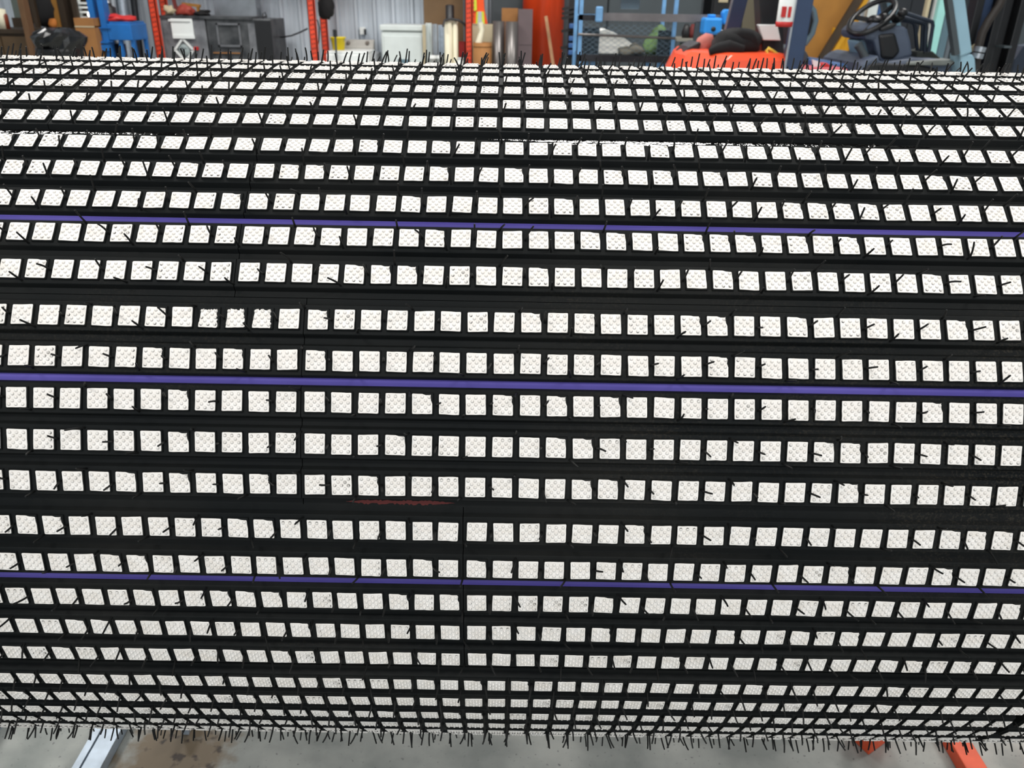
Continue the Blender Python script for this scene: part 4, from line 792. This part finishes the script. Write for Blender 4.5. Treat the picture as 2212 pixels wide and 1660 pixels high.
# rear guard posts and roof
for y, a_, c_, wd in ((FY0, (1737, -10), (1708, 160), .105), (FY1, (1600, -10), (1560, 150), .10)):
    p0, p1 = A(*c_, y), A(*a_, y); d = (p1 - p0) / (p1[2] - p0[2]); pb = p0 - d * max(0, p0[2] - .9); ptp = p0 + d * (2.1 - p0[2])
    MB().bar(pb, ptp, wd, .07).build('guard_post', NAVY, fl, .008); e = Vector((-.055 if y == FY0 else -.06, -.036, 0)); MB().bar(Vector(pb) + e, Vector(ptp) + e, .012, .012).build('post_edge', STEEL, fl)
    if y == FY0: ptop_r = ptp
ppal0, ppal1 = A(2082, 118, FY0), A(2066, 0, FY0); d = (ppal1 - ppal0) / (ppal1[2] - ppal0[2]); pa, pb_ = ppal0, ppal0 + d * (2.1 - ppal0[2])
for y in (0, FY1 - FY0 - .05):
    o_ = Vector((0, y, 0)); MB().bar(Vector(pa) + o_, Vector(pb_) + o_, .075, .06).build('front_post', PALE, fl, .01); MB().bar(Vector(pa) + o_ + Vector((-.055, -.01, 0)), Vector(pb_) + o_ + Vector((-.055, -.01, 0)), .03, .05).build('post_liner', SLATE, fl)
MB().box(ptop_r[0] - .05, pb_[0] + .1, FY0, FY1, 2.08, 2.15).build('guard_roof', NAVY, fl)
MB().prism([fxz(2070, 116), fxz(2098, 116), fxz(2104, 128), fxz(2106, 170), (fxz(2106, 170)[0], .5), (fxz(2074, 170)[0], .5), fxz(2074, 170)], 'y', FY0 - .02, FY0 + .12).build('post_foot', PALE, fl, .012)
# tail light on the near rear post
xl, zl = fxz(1697, 30, FY0 - .06)
tl = MB().lathe((xl, FY0 - .06, AZ_(1697, 56, FY0 - .06)), [(0, 0), (.045, 0), (.047, .02), (.047, .26), (0, .26)], 20).build('tail_light', WHITE, fl); tl['label'] = 'white and red tail light'
MB().lathe((xl, FY0 - .06, AZ_(1697, 58, FY0 - .06)), [(0, 0), (.047, 0), (.049, .012), (.049, .028), (0, .028)], 20).build('red_base', RED, tl)
MB().prism([(xl - .036, AZ_(1690, 37, FY0 - .06)), (xl - .012, AZ_(1690, 37, FY0 - .06)), (xl - .012, AZ_(1690, 14, FY0 - .06)), (xl - .036, AZ_(1690, 14, FY0 - .06))], 'y', FY0 - .109, FY0 - .08).build('red_lens', RED, tl)
MB().prism([(xl - .002, AZ_(1690, 37, FY0 - .06)), (xl + .016, AZ_(1690, 37, FY0 - .06)), (xl + .016, AZ_(1690, 14, FY0 - .06)), (xl - .002, AZ_(1690, 14, FY0 - .06))], 'y', FY0 - .112, FY0 - .08).build('red_lens', RED, tl)
MB().box(xl, xl + .08, FY0 - .03, FY0, zl - .02, zl + .02).build('lamp_bracket', FKDARK, tl)
MB().prism([fxz(1637, 53, FY0 + .3), fxz(1680, 53, FY0 + .3), fxz(1687, 88, FY0 + .3), fxz(1649, 87, FY0 + .3)], 'y', FY0 + .3, FY0 + .34).build('pale_cover', WHITE, fl, .006)
MB().prism([fxz(1640, -25, FY0 + .34), fxz(1690, -25, FY0 + .34), fxz(1694, 118, FY0 + .34), fxz(1648, 118, FY0 + .34)], 'y', FY0 + .345, FY0 + .5).build('gas_bracket', FKDARK, fl, .01)
# seat
sp = [fxz(*p, FY0 + .3) for p in ((1740, 8), (1750, 10), (1760, 22), (1764, 45), (1757, 72), (1742, 96), (1735, 105), (1735, 60))]
MB().prism(sp, 'y', FY0 + .3, FY0 + .75).build('seat_back', FKDARK, fl, .03)
MB().tube([(*[AX_(p, q, FY0 + .29)], FY0 + .29, AZ_(p, q, FY0 + .29)) for p, q in ((1748, 12), (1758, 24), (1762, 45), (1755, 72), (1738, 96))], .018, 8).build('seat_piping', BLUEGREY, fl)
MB().prism([fxz(*p, FY0 + .3) for p in ((1725, 112), (1732, 105), (1741, 112), (1746, 122), (1744, 135), (1725, 135))], 'y', FY0 + .28, FY0 + .75).build('seat_base', SLATE, fl, .02)
MB().prism([fxz(*p, FY0 + .25) for p in ((1745, 124), (1790, 132), (1830, 138), (1835, 150), (1745, 152))], 'y', FY0 + .25, FY0 + .8).build('seat_cushion', CUSHION, fl, .02)
MB().prism([fxz(*p, FY0 + .1) for p in ((1776, 138), (1788, 136), (1795, 143), (1793, 152), (1776, 150))], 'y', FY0 + .1, FY0 + .2).build('seat_belt_buckle', RED, fl, .008)
MB().prism([fxz(*p, FY0 + .1) for p in ((1757, 129), (1772, 133), (1775, 142), (1760, 147))], 'y', FY0 + .12, FY0 + .135).build('paper_tag', WHITE, fl)
# steering wheel: an ellipse tipped towards the driver
wc = Vector(A(1884, 36, FY0 + .35)); ax_u = Vector((AX_(1936, 14, FY0 + .35) - AX_(1834, 60, FY0 + .35), 0, AZ_(1936, 14, FY0 + .35) - AZ_(1834, 60, FY0 + .35))) / 2
ax_v = Vector((.055, .17, .075)); ring = [wc + ax_u * math.cos(a) + ax_v * math.sin(a) for a in np.linspace(0, 2 * PI, 33)]
wh = MB().tube(ring, .0165, 8, False).build('steering_wheel', FKDARK, fl)
hubp = Vector(A(1890, 45, FY0 + .35)); MB().blob(hubp, .05, .05, .035, 2, .05).build('wheel_hub', FKDARK, wh)
for a in (0.2, 2.5, 4.4): MB().bar(hubp, wc + ax_u * math.cos(a) + ax_v * math.sin(a), .028, .014).build('spoke', FKDARK, wh)
MB().tube([A(1906, 36, FY0 + .2), A(1912, 36, FY0 + .2)], .02, 8).build('knob', FKDARK, wh)
# column and dash
cyp = [fxz(*p, FY0 + .2) for p in ((1866, 68), (1880, 58), (1898, 50), (1918, 52), (1926, 56), (1955, 56), (1962, 64), (1969, 90), (1972, 115), (1970, 124), (1930, 134), (1902, 134), (1893, 110), (1888, 88), (1868, 86))]
MB().prism(cyp, 'y', FY0 + .2, FY0 + .62).build('dash_console', FKGREY, fl, .02)
MB().prism([fxz(*p, FY0 + .19) for p in ((1897, 74), (1935, 70), (1946, 112), (1930, 130), (1904, 128))], 'y', FY0 + .185, FY0 + .25).build('console_side', FKDARK, fl, .02)
MB().prism([fxz(*p, FY0 + .25) for p in ((1893, 68), (1914, 62), (1928, 53), (1924, 48), (1905, 54), (1890, 60))], 'y', FY0 + .17, FY0 + .6).build('column_collar', FKDARK, fl, .01)
MB().prism([fxz(*p, FY0 + .1) for p in ((1848, 165), (1860, 138), (1876, 126), (1900, 118), (1902, 136), (1975, 126), (2030, 128), (2055, 133), (2072, 136), (2074, 175), (1848, 175))], 'y', FY0 + .1, FY0 + .8).build('floor_cowl', FKGREY, fl, .02)
MB().prism([fxz(*p, FY0 + .09) for p in ((1862, 165), (1876, 140), (1898, 136), (1990, 141), (2020, 148), (2036, 166), (2036, 175), (1862, 175))], 'y', FY0 + .08, FY0 + .14).build('step_well', FKDARK, fl, .01)
MB().prism([fxz(*p, FY0 + .3) for p in ((1930, 128), (1992, 124), (2040, 126), (2052, 131), (2000, 136), (1926, 135))], 'y', FY0 + .06, FY0 + .4).build('worn_tread', mat('tread_grey', (122, 126, 122), .6, var=.2), fl, .008)
MB().prism([fxz(*p, FY0 + .3) for p in ((1974, 110), (2008, 110), (2026, 126), (1972, 126))], 'y', FY0 + .25, FY0 + .5).build('lever_boot', mat('boot_dark', (48, 52, 48), .8), fl, .01)
# control levers: sweep from knobs beside the wheel, then down to the boot
for (x0_, y0_), (x1_, y1_), xb_, dy in (((1950, 27), (2012, 46), 2006, .20), ((1944, 36), (1998, 50), 1998, .24), ((1940, 40), (1990, 49), 1990, .28), ((1936, 42), (1972, 48), 1982, .32)):
    Y = FY0 + dy; pts = [A(x0_, y0_, Y), A(x1_ - 6, y1_ - 1.5, Y), A(x1_ + 2, y1_ + 2, Y), A(x1_ + 3 if xb_ > 1985 else x1_ + 5, y1_ + 10, Y), A(xb_, 112, Y)]
    lv = MB().tube(pts, .0125, 8).build('control_lever', mat('lever_steel', (54, 62, 74), .35, .6) if 'lever_steel' not in bpy.data.materials else bpy.data.materials['lever_steel'], fl); MB().blob(Vector(pts[0]), .032, .03, .026, 5, .06, n=12, m=8).build('lever_knob', FKDARK, lv)
MB().tube([A(1870, 128, FY0 + .2), A(1862, 112, FY0 + .2), A(1853, 96, FY0 + .2)], [.03, .022, .026], 10).build('brake_lever', SLATE, fl)
MB().prism([fxz(*p, FY0 + .3) for p in ((1866, 120), (1860, 90), (1874, 84), (1892, 92), (1898, 116))], 'y', FY0 + .35, FY0 + .55).build('pedal_plate', PALE, fl, .01)
# mast at the front
for i, (p, wd, m_) in enumerate(((2112, .05, FKDARK), (2126, .06, NAVY), (2146, .018, PALE), (2158, .045, FKDARK), (2172, .055, FKDARK), (2186, .05, STEELDK), (2206, .05, FKDARK))):
    y = FY0 + .15 + .05 * (i % 3); x = AX_(p - 22, 90, y)
    MB().box(x, x + wd, y, y + .10, .1, 2.5).build('mast_rail', m_, fl, .006)
MB().box(AX_(2085, 90, 4.4), AX_(2230, 90, 4.4), 4.32, 4.40, .28, .42).build('mast_cross_member', FKDARK, fl); MB().box(AX_(2085, 90, 4.4), AX_(2230, 90, 4.4), 4.32, 4.40, 2.4, 2.5).build('mast_cross_member', FKDARK, fl)
MB().box(AX_(2170, 100, 4.2), AX_(2186, 100, 4.2), 4.2, 4.3, AZ_(2175, 104, 4.2), AZ_(2175, 99, 4.2)).build('rail_clamp', SLATE, fl)
MB().tube([A(2166, -6, 4.25), A(2158, 12, 4.25), A(2136, 44, 4.25), A(2122, 70, 4.25), A(2114, 100, 4.25), A(2108, 140, 4.25), A(2106, 190, 4.25)], .026, 8).build('hydraulic_hose', mat('hose_brown_black', (40, 33, 28), .5), fl)
for p, q in ((2117, 106), (2112, 120)): MB().tube([A(p - 2, q + 6, 4.2), A(p + 2, q - 5, 4.2)], .034, 10).build('hose_fitting', STEEL, fl)
MB().tube([A(2100, 98, 4.3), A(2104, 108, 4.3)], .02, 8).build('hose_fitting', CARD2, fl)
MB().prism([fxz(*p, 4.7) for p in ((2184, 175), (2192, 128), (2210, 100), (2235, 95), (2235, 175))], 'y', 4.7, 4.8).build('fork_carriage', mat('carriage_grey', (56, 64, 78), .4, .4), fl)
zh = zt
t = thing('black_jacket', (AX_(1580, 100, 4.55), 4.55, zh), 'black jacket thrown in a heap over the red forklift hood', 'jacket')
MB().blob((AX_(1590, 95, 4.5), 4.5, zh + .03), .155, .18, .10, 41, .2, 3, 26, 14, zmin=zh).build('body', CLOTH, t)
MB().tube([A(1560, 100, 4.4), A(1572, 83, 4.4), A(1598, 76, 4.4), A(1618, 82, 4.4), A(1626, 96, 4.4), A(1622, 106, 4.4)], [.03, .042, .045, .045, .04, .025], 10).build('sleeve', CLOTH, t)
MB().tube([A(1532, 112, 4.3), A(1550, 106, 4.3), A(1575, 102, 4.3), A(1606, 107, 4.3)], [.02, .036, .044, .025], 10).build('sleeve', CLOTH, t)
one(MB().tube([A(1512, 108, 4.7), A(1521, 93, 4.7), A(1532, 84, 4.7), A(1540, 80, 4.7)], [.05, .055, .045, .02], 10), 'pink_cloth_roll', mat('pink_cloth', (186, 110, 100), .85), 'faded pink cloth roll left of the black jacket on the forklift hood', 'cloth')
one(MB().prism([(AX_(p, q, 4.62), AZ_(p, q, 4.62)) for p, q in ((1474, 114), (1486, 101), (1508, 90), (1514, 92), (1508, 113))], 'y', 4.6, 4.9), 'dark_bag', FKDARK, 'dark wedge shaped bag at the left end of the forklift hood', 'bag', bevel=.012)
one(MB().tube([A(1660, 118, 4.3), A(1655, 108, 4.3), A(1659, 104, 4.3), A(1668, 109, 4.3), A(1680, 118, 4.3), A(1684, 121, 4.3)], .009, 8), 'yellow_strap', mat('yellow_webbing', (222, 190, 70), .7), 'looped yellow strap lying on the right end of the forklift hood', 'strap')
# right background
b = bx(1735, 1862, -30, 8.8, .05); one(MB().box(b[0], b[1], 8.8, 8.83, 0, 2.3).box(b[0], b[0] + .05, 8.77, 8.8, 0, 2.3), 'ochre_panel', PLY, 'large ochre plywood panel standing behind the forklift seat', 'panel')
pa, pb_ = A(1773, 130, 8.4), A(1856, -5, 8.4); d = (pb_ - pa); pa = pa - d * (pa[2] / d[2]); pb_ = pb_ + d * .5
one(MB().bar(pa, pb_, .075, .06), 'dark_beam', WOODD, 'dark brown beam leaning diagonally in front of the ochre panel', 'beam')
one(MB().bar(np.array(pa) + (.10, 0.04, 0), np.array(pb_) + (.10, .04, 0), .045, .04), 'yellow_batten', YBOARD, 'thin yellow batten leaning parallel to the dark brown beam', 'batten')
for i, (p0, p1, q) in enumerate(((1802, 1812, 60), (1818, 1832, 50), (1836, 1850, 30), (1852, 1862, 8))):
    b = bx(p0, p1, q, 8.6, .05); one(MB().box(b[0], b[1], 8.6, 8.65, 0, b[5]), 'yellow_plank', YBOARD, ['shortest yellow plank right of the dark beam', 'second yellow plank from the dark beam', 'third yellow plank from the dark beam', 'tallest yellow plank next to the pale column'][i], 'plank')
x0, x1 = AX_(1868, 60, 8.5), AX_(1884, 60, 8.5); one(MB().box(x0, x1, 8.5, 8.6, 0, 2.4).box(x1, x1 + .02, 8.5, 8.6, 0, 2.4), 'white_post', OFFW, 'white post behind the steering wheel', 'post')
x0, x1 = AX_(1890, 60, 8.7), AX_(1908, 60, 8.7); one(MB().box(x0, x1, 8.7, 8.8, 0, 2.4).box(x0 + .01, x1 - .01, 8.69, 8.7, .1, 2.3), 'blue_panel', CUSHION, 'narrow blue panel behind the steering wheel hub', 'panel')
b = bx(1838, 1870, 60, 8.35, .05); one(MB().bar((AX_(1832, 150, 8.35), 8.35, 0), (AX_(1866, 50, 8.45), 8.45, AZ_(1866, 50, 8.45)), .07, .05), 'grey_batten', CARD2, 'pale grey batten leaning left of the white post', 'batten')
x0, x1 = AX_(1912, 60, 9.3), AX_(2002, 60, 9.3)
t = thing('charcoal_cabinet', ((x0 + x1) / 2, 9.5, 0), 'wide charcoal cabinet behind the forklift control levers', 'cabinet'); MB().box(x0, x1, 9.3, 9.8, 0, 2.3).build('body', mat('charcoal_paint', (46, 50, 56), .55), t); xm = (x0 + x1) / 2
for a_, c_ in ((x0 + .02, xm - .004), (xm + .004, x1 - .02)): dd = MB().box(a_, c_, 9.28, 9.3, .06, 2.26).build('door', bpy.data.materials['charcoal_paint'], t); MB().box(c_ - .05, c_ - .03, 9.26, 9.28, 1.1, 1.25).build('handle', STEELDK, dd)
for i, (p0, p1, m_, y, lb) in enumerate(((1996, 2003, CARD2, 8.2, 'thin beige strip standing left of the white plank'), (2004, 2016, SLATE, 8.3, 'dull grey plank standing between the beige strip and the white plank'), (2014, 2021, WHITE, 8.2, 'narrow white plank standing left of the mint panel'), (2022, 2039, MINT, 8.1, 'bright mint green panel standing upright right of the control levers'), (2040, 2056, BLUEGREY, 8.2, 'blue grey panel standing between the mint panel and the forklift front post'))):
    x0, x1 = AX_(p0, 40, y), AX_(p1, 40, y); one(MB().box(x0, x1, y, y + .06, 0, 2.35).box(x0 + .004, x1 - .004, y - .004, y, .05, 2.3), 'standing_plank', m_, lb, 'plank')
for i, (p0, p1, m_, y) in enumerate(((2096, 2118, SLATE, 8.6), (2128, 2158, NAVY, 8.6), (2164, 2200, FKDARK, 8.6), (2208, 2250, SLATE, 8.6))):
    x0, x1 = AX_(p0, 40, y), AX_(p1, 40, y); one(MB().box(x0, x1, y, y + .3, 0, 2.4).box(x0 + .02, x1 - .02, y - .01, y, .1, 2.3), 'metal_cabinet', m_, ['slate cabinet seen just right of the forklift front post', 'navy cabinet behind the forklift mast', 'black cabinet behind the forklift mast', 'slate cabinet at the far right edge'][i], 'cabinet')
